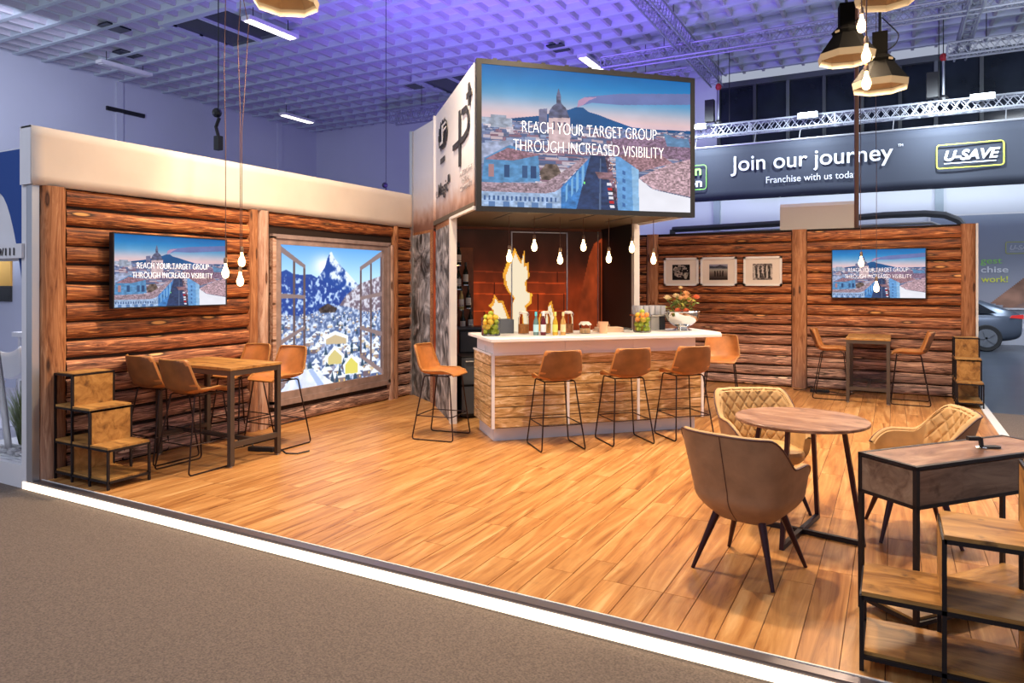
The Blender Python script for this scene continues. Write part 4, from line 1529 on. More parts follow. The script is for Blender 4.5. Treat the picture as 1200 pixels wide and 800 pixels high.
for x in (0, .85, 1.70, BL - .03):
    MB().box(x, x + .03, -.016, .014, .15, .945).build('batten', M['barwhite'], bar)
MB().box(0, BL, -.014, .02, .93, .947).box(-.014, .01, 0, BD, .93, .947).build('upper_rail', M['barwhite'], bar)
for a, c in ((.02, .83), (.833, 1.66), (1.663, BL - .10)):
    MB().box(a, c, .0, .05, .947, 1.088).build('fascia', M['barwhite'], bar)
MB().box(.02, .05, .05, BD - .06, .947, 1.088).box(BL - .13, BL - .10, .05, BD - .1, .947, 1.088).build('side_fascia', M['barwhite'], bar)
# worktop with a chamfered right end
tp = MB().prism([(-.06, -.20), (BL + .12, -.20), (BL + .30, .10), (BL + .36, .86), (-.06, .86)], 1.088, 1.122)
tp.build('worktop', M['topwhite'], bar, bevel=.004)


def onbar(s, q, z=1.122):
    return SQ(s, q, z)


# ------------------------------------------------------------------ stools
def loop_round(pts, r, n=4):
    """round the corners of an open polyline"""
    pts = [Vector(p) for p in pts]
    out = [pts[0]]
    for i in range(1, len(pts) - 1):
        a, b, c = pts[i - 1], pts[i], pts[i + 1]
        u, v = (a - b), (c - b)
        k = min(r, u.length * .45, v.length * .45)
        p0, p1 = b + u.normalized() * k, b + v.normalized() * k
        for j in range(n + 1):
            t = j / n
            out.append((1 - t) ** 2 * p0 + 2 * t * (1 - t) * b + t * t * p1)
    out.append(pts[-1])
    return out


def make_stool():
    t = thing('bar_stool', 'tan leather bucket bar stool on a dark wire frame', 'bar stool', (0, 0, 0), 0, 'tan leather bar stools')
    # profile (y, z, half width), front edge to top of back; faces +Y
    prof = [(.23, .700, .175), (.20, .712, .192), (.12, .714, .203), (.02, .708, .21), (-.08, .706, .215), (-.15, .716, .22), (-.195, .745, .226), (-.22, .80, .226), (-.245, .87, .215), (-.268, .94, .205), (-.286, .998, .194), (-.292, 1.018, .180)]

    def surf(u, v):
        k = v * (len(prof) - 1)
        i = min(int(k), len(prof) - 2)
        f = k - i
        y, z, w = [prof[i][j] * (1 - f) + prof[i + 1][j] * f for j in range(3)]
        s = (u - .5) * 2
        x = math.copysign(abs(s) ** .92, s) * w
        e = abs(s) ** 2.6
        lift = .045 if v < .45 else .045 * (1 - (v - .45) * .3)
        # edge curls up on the seat, forward on the back
        if v < .42:
            z += e * lift * min(1, v * 5)
        elif v < .62:
            f2 = (v - .42) / .2
            z += e * lift * (1 - f2)
            y += e * .055 * f2 + e * .03
        else:
            y += e * .07
        return (x, y, z)
    sh = MB().grid(surf, 16, 30)
    o = sh.build('seat_shell', M['leather'], t, smooth=True)
    md = o.modifiers.new('solid', 'SOLIDIFY')
    md.thickness = .012
    md.offset = 1
    # outer skin, a hair behind the shell
    bk = MB().grid(lambda u, v: tuple(Vector(surf(u, .38 + .62 * v)) + Vector((0, -.0135 - .004 * math.sin(v * PI), -.006 * (1 - v)))), 16, 16)
    o2 = bk.build('outer_back', M['leatherback'], t, smooth=True)
    ed = [surf(0, v / 24) for v in range(25)] + [surf(u / 10, 1) for u in range(1, 10)] + [surf(1, 1 - v / 24) for v in range(25)] + [surf(1 - u / 10, 0) for u in range(1, 10)]
    MB().tube(ed, .008, 6, closed=True).build('piping', M['piping'], t, smooth=True)
    wr = .0075
    for s in (-1, 1):
        p = loop_round([(s * .16, .14, .693), (s * .165, .17, .685), (s * .235, .245, .008), (s * .235, -.245, .008), (s * .165, -.13, .685), (s * .16, -.10, .693)], .035)
        MB().tube(p, wr, 8).build('leg', M['wire'], t, smooth=True)
        MB().tube([(s * .16, .14, .693), (s * .16, -.10, .693)], wr, 6).build('seat_rail', M['wire'], t)
    k = .26
    fx = .165 + .07 * (1 - k / .685)
    fy, by = .17 + .075 * (1 - k / .685), -.13 - .115 * (1 - k / .685)
    MB().tube(loop_round([(0, fy, k), (fx, fy, k), (fx, by, k), (-fx, by, k), (-fx, fy, k), (0, fy, k)], .02), .006, 6).build('footrest', M['wire'], t, smooth=True)
    for yy in (.12, -.09):
        MB().tube([(-.16, yy, .690), (.16, yy, .690)], wr, 6).build('cross_rail', M['wire'], t)
    return t


stool0 = make_stool()
NW = PI / 4            # facing the bar: local +Y -> (-1, 1)
spots = [  # x, y, rz, label, group
    (-3.09, 6.63, NW, 'left one of the three bar stools in front of the bar', 'stools at the bar'),
    (-2.545, 7.21, NW, 'middle one of the three bar stools in front of the bar', 'stools at the bar'),
    (-2.045, 7.76, NW, 'right one of the three bar stools in front of the bar', 'stools at the bar'),
    (-4.40, 6.45, -PI / 2 + .16, 'bar stool side on at the left end of the bar by the slate panel', 'stools at the bar'),
    (-1.95, 9.22, PI + .15, 'bar stool facing the camera just behind the right end of the bar', 'stools at the bar'),
    (-5.66, 4.28, 0, 'stool on the near side of the left high table, towards the aisle', 'stools at the left high table'),
    (-6.24, 4.34, 0, 'stool on the near side of the left high table, closer to the log wall', 'stools at the left high table'),
    (-5.70, 5.30, PI, 'stool beyond the left high table in front of the mountain light box', 'stools at the left high table'),
    (-6.24, 5.30, PI, 'stool on the far side of the left high table beside the post, half hidden', 'stools at the left high table'),
    (-.80, 11.45, -PI / 2, 'left stool at the high table under the right television', 'stools at the right high table'),
    (.22, 11.42, PI / 2, 'right stool at the high table under the right television, next to the step shelf', 'stools at the right high table'),
]
for i, (x, y, rz, lab, gr) in enumerate(spots):
    o = stool0 if i == 0 else copy_tree(stool0)
    place(o, (x, y, 0), rz, 'tan ' + lab, gr)


# ------------------------------------------------------------------ high tables
def high_table(loc, rz, label, L, W=.58, H=.92):
    t = thing('high_table', label, 'high table', loc, rz, 'rustic high tables')
    a, c = L / 2, W / 2
    MB().box(-a, a, -c, c, H - .025, H).build('tabletop', M['rust'], t, bevel=.002)
    lw_ = .045
    for sx in (-1, 1):
        for sy in (-1, 1):
            x, y = sx * (a - .03), sy * (c - .03)
            lg = MB().box(x - lw_ / 2, x + lw_ / 2, y - lw_ / 2, y + lw_ / 2, .012, H - .026).build('leg', M['grey_metal'], t)
            MB().lathe([(.015, 0), (.015, .012)], 10, (x, y, 0)).build('foot', M['alu'], lg)
    ap = MB()
    for sx in (-1, 1):
        ap.box(sx * (a - .03) - .02, sx * (a - .03) + .02, -c + .05, c - .05, H - .075, H - .026)
    for sy in (-1, 1):
        ap.box(-a + .05, a - .05, sy * (c - .03) - .02, sy * (c - .03) + .02, H - .075, H - .026)
    ap.build('apron', M['grey_metal'], t)
    for sx in (-1, 1):
        MB().box(sx * (a - .03) - .02, sx * (a - .03) + .02, -c + .05, c - .05, .18, .225).build('stretcher', M['grey_metal'], t)
    MB().box(-a + .05, a - .05, -.02, .02, .18, .22).build('stretcher', M['grey_metal'], t)
    return t


high_table((-5.895, 4.72, 0), 0, 'rustic high table beside the left log wall with four stools', 1.10, .62)
high_table((-.31, 11.62, 0), PI / 2, 'rustic high table under the right television with two stools', 1.08, .57)
# power strips and cords under both tables
for x, y, rz, lab in ((-5.62, 5.02, .3, 'black power strip on the floor under the left high table'), (-1.0, 11.9, 0, 'black plug box on the floor by the post left of the right high table')):
    t = thing('power_strip', lab, 'power strip', (x, y, 0), rz)
    MB().box(-.14, .14, -.03, .03, 0, .045).build('body', M['dark'], t, bevel=.005)
    MB().tube([(.14, 0, .02), (.22, .03, .008), (.30, -.06, .008), (.42, -.05, .008), (.48, .08, .008)], .007, 6).build('cord', M['dark'], t, smooth=True)
    MB().tube([(-.1, 0, .05), (-.12, .02, .09), (-.22, .04, .03), (-.32, .02, .008), (-.4, .12, .008)], .006, 6).build('cord', M['dark'], t, smooth=True)


# ------------------------------------------------------------------ step shelves
def step_shelf(loc, rz, label, W=.30, D=.36, tint='rust'):
    """local x: from the tall end (0) down to the low end (3W); y: 0 at the front face, D at the back"""
    t = thing('step_shelf', label, 'step shelf', loc, rz, 'stepped box shelves')
    b = .018
    hs = (.92, .63, .33)
    Z0 = .07
    wm = M[tint]
    xs = [0, W, 2 * W, 3 * W]
    tops = [hs[0], hs[0], hs[1], hs[2]]
    for i, x in enumerate(xs):
        for y in (0, D):
            MB().box(x - b / 2, x + b / 2, y - b / 2, y + b / 2, 0, tops[i]).build('upright', M['black'], t)
    for i in range(3):
        levels = [z for z in (Z0, .33, .63, .92) if z <= hs[i] + .001]
        x0, x1 = xs[i], xs[i + 1]
        for z in levels:
            fr = MB()
            for y in (0, D):
                fr.box(x0, x1, y - b / 2, y + b / 2, z - b, z)
            for x in (x0, x1):
                fr.box(x - b / 2, x + b / 2, 0, D, z - b, z)
            fr.build('rail', M['black'], t)
    MB().box(.01, W - .005, .01, D - .01, .90, .925).build('shelf_board', wm, t)
    MB().box(.01, 2 * W, -.004, D + .004, .630, .648).build('shelf_board', wm, t)
    MB().box(.01, 3 * W, -.004, D + .004, .330, .348).build('shelf_board', wm, t)
    MB().box(.01, 3 * W - .01, .005, D - .005, Z0, Z0 + .016).build('shelf_board', wm, t)
    for x, z0, z1 in ((W, .648, .905), (2 * W, .348, .628), (W, Z0 + .016, .328)):
        m_ = MB().box(0, z1 - z0, .012, D - .012, -.009, .009)
        m_.v = [(x - p[2], p[1], z0 + p[0]) for p in m_.v]
        m_.build('riser_board', wm, t)
    return t


step_shelf((-6.42, 3.46, 0), 0, 'black framed step shelf with wooden boards in the front left corner', W=.255)
step_shelf((.78, 12.20, 0), -PI / 2, 'black framed step shelf against the right end post of the log wall', W=.28, D=.30)
step_shelf((.81, 3.80, 0), PI, 'black framed step shelf in the front right corner, cut by the picture edge', W=.31, D=.36)

# ------------------------------------------------------------------ console desk
dk = thing('console_desk', 'narrow console desk with deep wooden box top in the right foreground', 'console', (0.10, 3.90, 0), math.radians(50))
DL, DW = 1.10, .32
b = .022
ZT = .81
for x in (0, DL):
    for y in (0, DW):
        MB().box(x - b / 2, x + b / 2, y - b / 2, y + b / 2, .0, ZT).build('leg', M['black'], dk)
MB().box(.0, DL, 0, DW, ZT - .015, ZT + .004).build('top_board', M['tabletop'], dk)
for y in (0.0, DW):
    MB().box(.012, DL - .012, y - .008, y + .008, ZT - .185, ZT - .018).build('side_board', M['rustgrey'], dk)
for x in (0.0, DL):
    MB().box(x - .008, x + .008, .012, DW - .012, ZT - .185, ZT - .018).build('end_board', M['rustgrey'], dk)
fr = MB()
for z in (ZT, ZT - .19):
    for y in (0, DW):
        fr.box(-b / 2, DL + b / 2, y - b / 2, y + b / 2, z - .012, z + .006)
    for x in (0, DL):
        fr.box(x - b / 2, x + b / 2, 0, DW, z - .012, z + .006)
fr.build('rail', M['black'], dk)
fr = MB()
for y in (0, DW):
    fr.box(0, DL, y - .009, y + .009, .045, .065)
for x in (0, DL):
    fr.box(x - .009, x + .009, 0, DW, .045, .065)
fr.build('rail', M['black'], dk)
MB().box(.0, DL, .01, DW - .01, .062, .078).build('lower_shelf', M['rust'], dk)
sg = thing('swivel_mount', 'small black swivel mount with dark disc on the console desk', 'device mount', (0.42, 4.52, ZT + .006), .5)
MB().lathe([(.030, 0), (.032, .004), (.02, .008)], 16, (.0, 0, 0)).build('disc', M['chrome'], sg)
MB().prism([(.0, -.02), (.085, -.03), (.10, -.01), (.09, .02), (.0, .02)], .003, .010).build('blade', M['dark'], sg)
MB().tube([(0, 0, .005), (-.006, 0, .055)], .012, 8).build('stem', M['dark'], sg)
MB().box(-.075, -.01, -.014, .014, .040, .060).build('arm', M['dark'], sg)

# ------------------------------------------------------------------ round table
rt = thing('round_table', 'round wooden table on four angled dark legs in the right foreground', 'round table', (-.55, 5.13, 0), math.radians(-10.5))
tt = MB().lathe([(.421, .762), (.428, .766), (.428, .780), (.424, .784)], 64)
tt.build('tabletop', M['tabletop'], rt)
FEET = [(-.38, 0), (0, -.34), (.38, 0), (0, .34)]
TOPP = [(-.26, .02), (.02, -.24), (.26, -.02), (-.02, .24)]
for (fx, fy), (tx, ty) in zip([(-.39, 0), (.39, 0), (0, -.39), (0, .39)], [(-.27, 0), (.27, 0), (0, -.27), (0, .27)]):
    MB().beam((fx, fy, .0), (tx, ty, .762), .028, .028, up=(0, 1, 0) if fx else (1, 0, 0)).build('leg', M['chairleg'], rt)
MB().beam((-.39, 0, .018), (.39, 0, .018), .03, .03).build('foot_bar', M['black'], rt)
MB().beam((0, -.39, .018), (0, .39, .018), .03, .03).build('foot_bar', M['black'], rt)


# ------------------------------------------------------------------ armchairs
def make_armchair():
    t = thing('armchair', 'brown suede tub armchair', 'armchair', (0, 0, 0), 0, 'tub armchairs around the round table')
    NU, NV = 120, 44
    A = math.radians(128)

    def base(u, v, off=0.0):
        th = (u - .5) * 2 * A             # 0 = middle of the back (local -Y)
        at = abs(th)
        # rim height: back, then drop to the arms
        k = min(1, max(0, (at - math.radians(42)) / math.radians(34)))
        k = k * k * (3 - 2 * k)
        rim = .845 * (1 - k) + .655 * k
        k2 = min(1, max(0, (at - math.radians(98)) / math.radians(30)))
        rim -= .10 * k2 * k2
        z = .315 + (rim - .315) * v
        # plan: rounded rectangle
        n = 3.2
        cx, cy = .275, .265
        r = (abs(math.sin(th) / cx) ** n + abs(math.cos(th) / cy) ** n) ** (-1 / n)
        fl = .60 + .46 * math.sin(min(1, (z - .315) / .17) * PI / 2) if z < .485 else 1.06 + .20 * (z - .485) / .36
        if th and at > math.radians(90):
            pass
        r = r * fl + off
        back = max(0, math.cos(th))
        x, y = r * math.sin(th), -r * math.cos(th)
        y -= back * .05 * max(0, (z - .5)) / .35
        return Vector((x, y, z))

    def outer(u, v):
        return tuple(base(u, v, .0))

    def inner(u, v):
        v2 = .28 + .72 * v
        p = base(u, v2, -.045 + .012 * (v > .97))
        th = abs(u - .5) * 2 * A
        if th < math.radians(62):
            s = (u - .5) * 2 * A * .26
            a = (s * 1.0 + p.z * .66) / .075
            c = (s * 1.0 - p.z * .66) / .075
            q = min(abs((a % 1) - .5), abs((c % 1) - .5))   # 0.5 away from a seam
            da, dc = abs(a - round(a)), abs(c - round(c))
            d_ = min(da, dc)
            puff = min(1, d_ / .22) ** .5
            edge = min(1, (math.radians(62) - th) / .06)
            k = .015 * puff * edge
            rr_ = math.hypot(p.x, p.y)
            p.x -= p.x / rr_ * k
            p.y -= p.y / rr_ * k
        return tuple(p)
    MB().grid(outer, 72, 20).build('outer_shell', M['suede'], t, smooth=True)
    MB().grid(inner, 200, 72).build('quilted_inner', M['suedelight'], t, smooth=True)
    # rim strip joining both
    rim = MB()
    rim.grid(lambda u, v: (Vector(outer(u, 1)) * (1 - v) + Vector(inner(u, 1)) * v + Vector((0, 0, .012 * math.sin(v * PI)))), 100, 5)
    for e in (0, 1):
        rim.grid(lambda u, v, e=e: (Vector(outer(e, .28 + .72 * v)) * (1 - u) + Vector(inner(e, v)) * u), 4, 12)
    rim.build('rim_band', M['suedelight'], t, smooth=True)
    MB().tube([Vector(outer(u / 80, 1)) + Vector((0, 0, .002)) for u in range(81)], .006, 6).build('piping', M['darkpiping'], t, smooth=True)
    MB().tube([Vector(outer(.5, v / 14)) + Vector((0, -.001, 0)) for v in range(15)], .003, 6).build('back_seam', M['darkpiping'], t, smooth=True)
    # seat cushion and underside

    def cush(u, v):
        th = u * 2 * PI
        n = 3.6
        cx, cy = .245, .255
        r = (abs(math.cos(th) / cx) ** n + abs(math.sin(th) / cy) ** n) ** (-1 / n)
        prof_ = [(0.02, .36), (.70, .36), (.86, .37), (.97, .40), (1.0, .435), (.96, .458), (.85, .468), (.5, .474), (0.02, .476)]
        k = v * (len(prof_) - 1)
        i = min(int(k), len(prof_) - 2)
        f = k - i
        s = prof_[i][0] * (1 - f) + prof_[i + 1][0] * f
        z = prof_[i][1] * (1 - f) + prof_[i + 1][1] * f
        return (r * s * math.cos(th), r * s * math.sin(th) + .02, z)
    MB().grid(cush, 40, 24, closed_u=True).build('seat_cushion', M['suedelight'], t, smooth=True)
    MB().grid(lambda u, v: (.205 * v * math.cos(u * 2 * PI) * (1 + .12 * abs(math.sin(4 * PI * u))), .20 * v * math.sin(u * 2 * PI) * (1 + .12 * abs(math.sin(4 * PI * u))), .317 + .05 * v ** 3), 40, 6, closed_u=True).build('underside', M['suede'], t, smooth=True)
    for sx in (-1, 1):
        for sy, fy_ in ((-1, -.235), (1, .235)):
            MB().tube([(sx * .135, sy * .135, .345), (sx * .245, fy_, .0)], [.024, .011], 12).build('leg', M['chairleg'], t, smooth=True)
    return t


ch0 = make_armchair()
place(ch0, (-.755, 4.36, 0), math.radians(-15), 'brown suede tub armchair seen from behind, nearest the camera')
c2 = copy_tree(ch0)
place(c2, (-.86, 5.62, 0), math.radians(-148), 'tan quilted tub armchair behind the left side of the round table')
c3 = copy_tree(ch0)
place(c3, (.11, 5.47, 0), math.radians(102), 'tan quilted tub armchair between the round table and the console desk')


# ------------------------------------------------------------------ lamps
def pear_bulb(k=1.0, r=.032):
    return [(.010 * k, .0), (.013 * k, -.03 * k), (.020 * k, -.05 * k), (r * k, -.085 * k), (r * k * .98, -.105 * k), (r * k * .7, -.13 * k), (.004, -.14 * k)]


def pendant(top, bulb_z, x, y, label, k=1.0, pts=None, group=None, cord_r=.004):
    """hanging bulb; origin at the socket top"""
    t = thing('pendant_bulb', label, 'pendant lamp', (x, y, bulb_z), 0, group)
    MB().lathe(pear_bulb(k), 14, (0, 0, -.05 * k)).build('bulb', M['bulb'], t, smooth=True)
    MB().lathe([(.016 * k, -.055 * k), (.018 * k, -.02 * k), (.012 * k, 0)], 12).build('socket', M['brass'], t, smooth=True)
    pl = pts or [(0, 0, 0), (0, 0, top - bulb_z)]
    MB().tube(pl, cord_r, 6).build('cord', M['cord'], t, smooth=True)
    return t


BARB = [(597, 1.99 + .14), (626, 2.26), (656, 2.12), (684, 2.27), (713, 2.13), (740, 2.28), (766, 2.13)]
BX = [(-3.96, 7.21), (-3.74, 7.43), (-3.51, 7.66), (-3.30, 7.88), (-3.06, 8.11), (-2.84, 8.33), (-2.63, 8.54)]
names = ['first', 'second', 'third', 'fourth', 'fifth', 'sixth', 'seventh']
for i, ((x, y), z) in enumerate(zip(BX, (2.15, 2.28, 2.13, 2.29, 2.15, 2.28, 2.14))):
    inside = i < 7
    pendant(2.495, z, x, y, '%s bare glowing bulb from the left in the row above the bar' % names[i], 1.05, group='bulbs above the bar')
pendant(0, 1.96, -5.90, 4.81, 'bare bulb on a long cord right beside the left television', 1.1, [(0, 0, 0), (0, 0, 1.2), (-.02, 0, 1.9), (0, 0, 2.6), (-.02, .01, 4.2), (0, 0, 6.8)], 'bulbs above the left high table')
pendant(0, 2.08, -5.90, 5.01, 'bare bulb by the post, the higher of the close pair at the left high table', 1.1, [(0, 0, 0), (0, 0, 1.2), (.01, .02, 1.5), (.03, .06, 2.3), (-.02, .0, 2.7), (.02, .03, 4.2), (0.05, 0, 6.7)], 'bulbs above the left high table')
pendant(0, 1.88, -5.90, 4.99, 'bare bulb by the post, the lower of the close pair at the left high table', 1.1, [(0, 0, 0), (0, 0, .25), (0, .0, 1.6), (.0, -.03, 2.3), (-.02, .02, 2.7), (-.01, -.01, 4.2), (-0.02, 0, 6.9)], 'bulbs above the left high table')
pendant(0, 2.17, -.41, 11.6, 'bare bulb in front of the right television, higher and left', 1.2, [(0, 0, 0), (-.01, 0, .4), (0, 0, 6.6)], 'bulbs above the right high table')
pendant(0, 1.80, -.21, 11.6, 'bare bulb in front of the right television, lower and right', 1.2, [(0, 0, 0), (0.0, 0, 1.6), (-.01, 0, 2.6), (.01, 0, 7.0)], 'bulbs above the right high table')
# near cluster, upper right: depth about 4.9 m
for x, y, z, lab, pt in ((-.19, 5.43, 3.62, 'topmost bulb of the near cluster at the upper right', None), (-.16, 5.40, 3.40, 'middle bulb of the near cluster at the upper right', None), (-.16, 5.43, 3.22, 'lowest bulb of the near cluster, hanging in front of the black lamp', None)):
    pendant(8.75, z, x, y, lab, .95, pt or [(0, 0, 0), (0.0, .0, .35), (.01 if z < 3.5 else -.01, 0, .8), (0, 0, 8.8 - z)], 'near bulb cluster')
t = thing('cable_loop', 'looped pale cable hanging around the near bulb cluster', 'cable', (-.19, 5.43, 3.75))
MB().tube(loop_round([(-.14, 0, 5.0), (-.13, 0, .10), (-.10, 0, -.05), (-.03, 0, -.06), (.02, .02, -.02), (.10, 0, .02), (.14, .0, .12), (.15, 0, 5.0)], .05, 6), .006, 6).build('loop', M['brass'], t, smooth=True)
MB().tube(loop_round([(-.11, .02, 5.0), (-.10, 0, .12), (-.07, 0, .02), (.0, .02, .0), (.05, 0, .03), (.11, 0, .16), (.12, 0, 5.0)], .05, 6), .005, 6).build('loop', M['brass'], t, smooth=True)


# softbox lamps: octagonal black shade with a pale lit band
def softbox(x, y, z, label, k=1.0, tilt=0.0, black=True):
    t = thing('softbox_lamp', label, 'studio lamp', (x, y, z), tilt, 'octagonal softbox lamps')
    S = 8
    sk = M['matteblack'] if black else M['diffuser_lit']
    MB().lathe([(.315 * k, .10 * k), (.15 * k, .33 * k)], S, rot=PI / 8, cap=False).build('shade', sk, t)
    MB().lathe([(.31 * k, .102 * k), (.148 * k, .328 * k)], S, rot=PI / 8, cap=False).build('reflector', M['diffuser'], t)
    MB().lathe([(.30 * k, .025), (.315 * k, .10 * k)], S, rot=PI / 8, cap=False).build('front_band', M['diffuser_lit'], t)
    MB().lathe([(.15 * k, .33 * k), (.16 * k, .36 * k), (.10 * k, .42 * k)], 12).build('speed_ring', M['matteblack'], t)
    MB().box(-.08, .08, -.08, .08, .42 * k, .42 * k + .26).build('lamp_head', M['matteblack'], t)
    for q in range(4):
        a = PI / 4 + q * PI / 2
        MB().box(-.025, .025, -.006, .006, -.012, .012).build('lit_slot', M['tubeglow'] if False else M['diffuser_lit'], t, loc=(.158 * k * math.cos(a), .158 * k * math.sin(a), .345 * k), rot=(0, 0, a + PI / 2))
    MB().tube([(0, 0, .42 * k + .26), (0, 0, CZ - z - .005)], .018, 8).build('drop_pole', M['dark'], t)
    lp = [(.06, .0, .36 * k + .1), (.16, 0, .36 * k + .16), (.20, .02, .36 * k + .28), (.10, 0, .36 * k + .40), (.02, 0, .36 * k + .5)]
    MB().tube(loop_round(lp, .05), .007, 6).build('cable', M['dark'], t, smooth=True)
    return t


labs = ['black octagonal softbox lamp lowest of the cluster at the upper right', 'black octagonal softbox lamp behind the near bulbs at the upper right', 'pale lit softbox lamp cut by the top edge at the upper right',
        'pale lit softbox lamp cut by the top edge above the left of the stand', 'softbox lamp hanging out of frame above the open floor', 'softbox lamp hanging out of frame above the left seating', 'softbox lamp hanging out of frame above the round table']
for i, (x, y, z, p) in enumerate(BOXES):
    softbox(x, y, z, labs[i], 1.0 if i != 3 else 1.0, .2 * i, black=i not in (2, 3))

# ------------------------------------------------------------------ things on the bar
FRM = {'green_apple': mat('green_apple_skin', (.42, .50, .04), .35, noise=.2, nscale=30), 'lemon': mat('lemon_skin', (.80, .52, .05), .4, noise=.1, nscale=40), 'orange': mat('orange_skin', (.85, .30, .06), .45, noise=.12, nscale=40)}
STEM = mat('fruit_stem', (.10, .06, .02), .8)


def make_fruit(kind, r):
    m_ = MB()
    if kind == 'lemon':
        m_.ball((0, 0, 0), r, 1.15, .9, .9, 12, 8)
    else:
        m_.ball((0, 0, 0), r, 1, 1, .92, 12, 8)
    return m_.mesh(kind, FRM[kind], True)


fruit_me = {k: make_fruit(k, .031) for k in FRM}


def fruit_vase(s, q, label, seed, top, where):
    t = thing('glass_vase', label, 'vase', onbar(s, q))
    R_, Hh = .105, .20
    MB().lathe([(.002, 0), (R_ * .92, 0), (R_, .012), (R_, Hh), (R_ - .005, Hh), (R_ - .005, .014), (.002, .012)], 28, cap=False).build('glass', M['glass'], t, smooth=True)
    base = Vector(onbar(s, q))
    r_ = random.Random(seed)
    lays = [(.045, 5, .066), (.045, 1, 0), (.098, 5, .066), (.098, 1, 0), (.151, 5, .064), (.151, 1, 0), (.205, 4, .055), (.245, 1, .0)]
    for z, n, rad in lays:
        for k in range(n):
            a = 2 * PI * (k + r_.random() * .2) / n + z * 9
            kind = top if z > .13 and r_.random() < .65 else r_.choice(['green_apple', 'green_apple', 'lemon'])
            o = bpy.data.objects.new(kind, fruit_me[kind])
            C.objects.link(o)
            o.location = base + Vector((rad * math.cos(a), rad * math.sin(a), z))
            o.rotation_euler = (r_.random() * 3, r_.random() * 3, 0)
            tag(o, '%s among the fruit in the %s' % (kind.replace('_', ' '), where), 'fruit', 'fruit in the %s' % where)


fruit_vase(1.97, 7.50, 'glass vase full of yellow and green fruit at the left end of the bar', 4, 'lemon', 'left glass vase on the bar')
fruit_vase(3.83, 7.52, 'glass vase full of oranges and green apples near the flower bowl', 9, 'orange', 'right glass vase on the bar')


def bottle(loc, label, col, capc, labc, k=1.0, trans=.6, group=None):
    t = thing('bottle', label, 'bottle', loc, 0, group)
    gm = mat('bottle_glass', col, .08, trans=trans, ior=1.4)
    MB().lathe([(.027 * k, 0), (.029 * k, .01 * k), (.029 * k, .13 * k), (.024 * k, .155 * k), (.012 * k, .185 * k), (.011 * k, .225 * k)], 16).build('glass', gm, t, smooth=True)
    MB().lathe([(.0135 * k, .205 * k), (.014 * k, .245 * k), (.010 * k, .250 * k)], 12).build('cap', mat('cap_finish', capc, .4), t, smooth=True)
    MB().lathe([(.0298 * k, .035 * k), (.0298 * k, .115 * k)], 16, cap=False).build('paper_label', mat('label_paper', labc, .6), t, smooth=True)
    return t


bg = 'small drink bottles on the bar'
bottle(onbar(2.47, 7.42), 'bottle with turquoise cap and pale blue label, leftmost in front on the bar', (.20, .35, .35), (.10, .55, .62), (.45, .72, .80), 1.05, .4, bg)
bottle(onbar(2.55, 7.40), 'dark red bottle with white cap and white label on the bar', (.16, .02, .03), (.85, .8, .85), (.85, .80, .84), 1.05, .2, bg)
bottle(onbar(2.68, 7.37), 'yellow bottle with green label on the bar', (.80, .50, .04), (.75, .65, .15), (.60, .62, .12), 1.05, .3, bg)
bottle(onbar(2.77, 7.36), 'golden bottle with cream label, rightmost of the four on the bar', (.75, .42, .12), (.80, .60, .30), (.85, .62, .34), 1.05, .3, bg)


def clip_jar(loc, label, r, h, fillc, cloth=False):
    t = thing('storage_jar', label, 'jar', loc)
    MB().lathe([(r * .95, 0), (r, .01), (r, h * .80), (r * .8, h * .9), (r * .8, h)], 20).build('glass', M['glass'], t, smooth=True)
    MB().lathe([(r * .90, .008), (r * .92, h * .48)], 18).build('contents', mat('jar_contents', fillc, .5, noise=.3, nscale=60), t, smooth=True)
    if cloth:
        MB().grid(lambda u, v: ((r * (.05 + 1.15 * v)) * math.cos(u * 2 * PI), (r * (.05 + 1.15 * v)) * math.sin(u * 2 * PI), h + .012 - (.035 + .008 * math.sin(u * 2 * PI * 8)) * max(0, v - .6) / .4), 40, 8, closed_u=True).build('cloth_cover', M['cream'], t, smooth=True)
    else:
        MB().lathe([(r * .88, h), (r * .88, h + .02), (r * .5, h + .03)], 18).build('lid', M['cream'], t, smooth=True)
        MB().tube([(r * .9, 0, h - .03), (r * 1.15, 0, h - .005), (r * .9, 0, h + .02)], .003, 6).build('clasp', M['chrome'], t)
    return t


clip_jar(onbar(2.40, 7.66), 'tall clip top jar behind the turquoise capped bottle', .062, .23, (.45, .16, .03))
clip_jar(onbar(2.66, 7.64), 'tall clip top jar behind the dark red bottle', .062, .23, (.55, .25, .05))
clip_jar(onbar(2.92, 7.60), 'tall clip top jar at the right of the bottles', .062, .23, (.40, .14, .04))
clip_jar(onbar(3.10, 7.52), 'squat jar with a cloth cover in the middle of the bar', .062, .125, (.70, .42, .18), True)
t = thing('ice_bucket', 'small peach coloured bucket beside the cloth covered jar', 'bucket', onbar(3.32, 7.50))
MB().lathe([(.045, 0), (.058, .125), (.062, .125), (.062, .132), (.054, .132), (.042, .006)], 20).build('body', mat('bucket_finish', (.85, .45, .25), .4), t, smooth=True)
for s_ in (-1, 1):
    MB().tube([(s_ * .056, 0, .118), (s_ * .076, 0, .10), (s_ * .07, 0, .07)], .004, 6).build('ear', mat('ear', (.8, .45, .25), .4) if s_ < 0 else bpy.data.materials['ear'], t)
t = thing('serving_board', 'stack of pale boards lying on the bar behind the bucket', 'board', onbar(3.48, 7.72), PI / 4)
MB().box(-.16, .16, -.10, .10, 0, .03).build('lower_board', mat('pale_board', (.62, .42, .28), .5), t, bevel=.003)
MB().box(-.14, .16, -.09, .09, .03, .055).build('upper_board', bpy.data.materials['pale_board'], t, bevel=.003)
t = thing('kitchen_tongs', 'black tongs lying on the bar beside the pale boards', 'tongs', onbar(3.72, 7.78), .5)
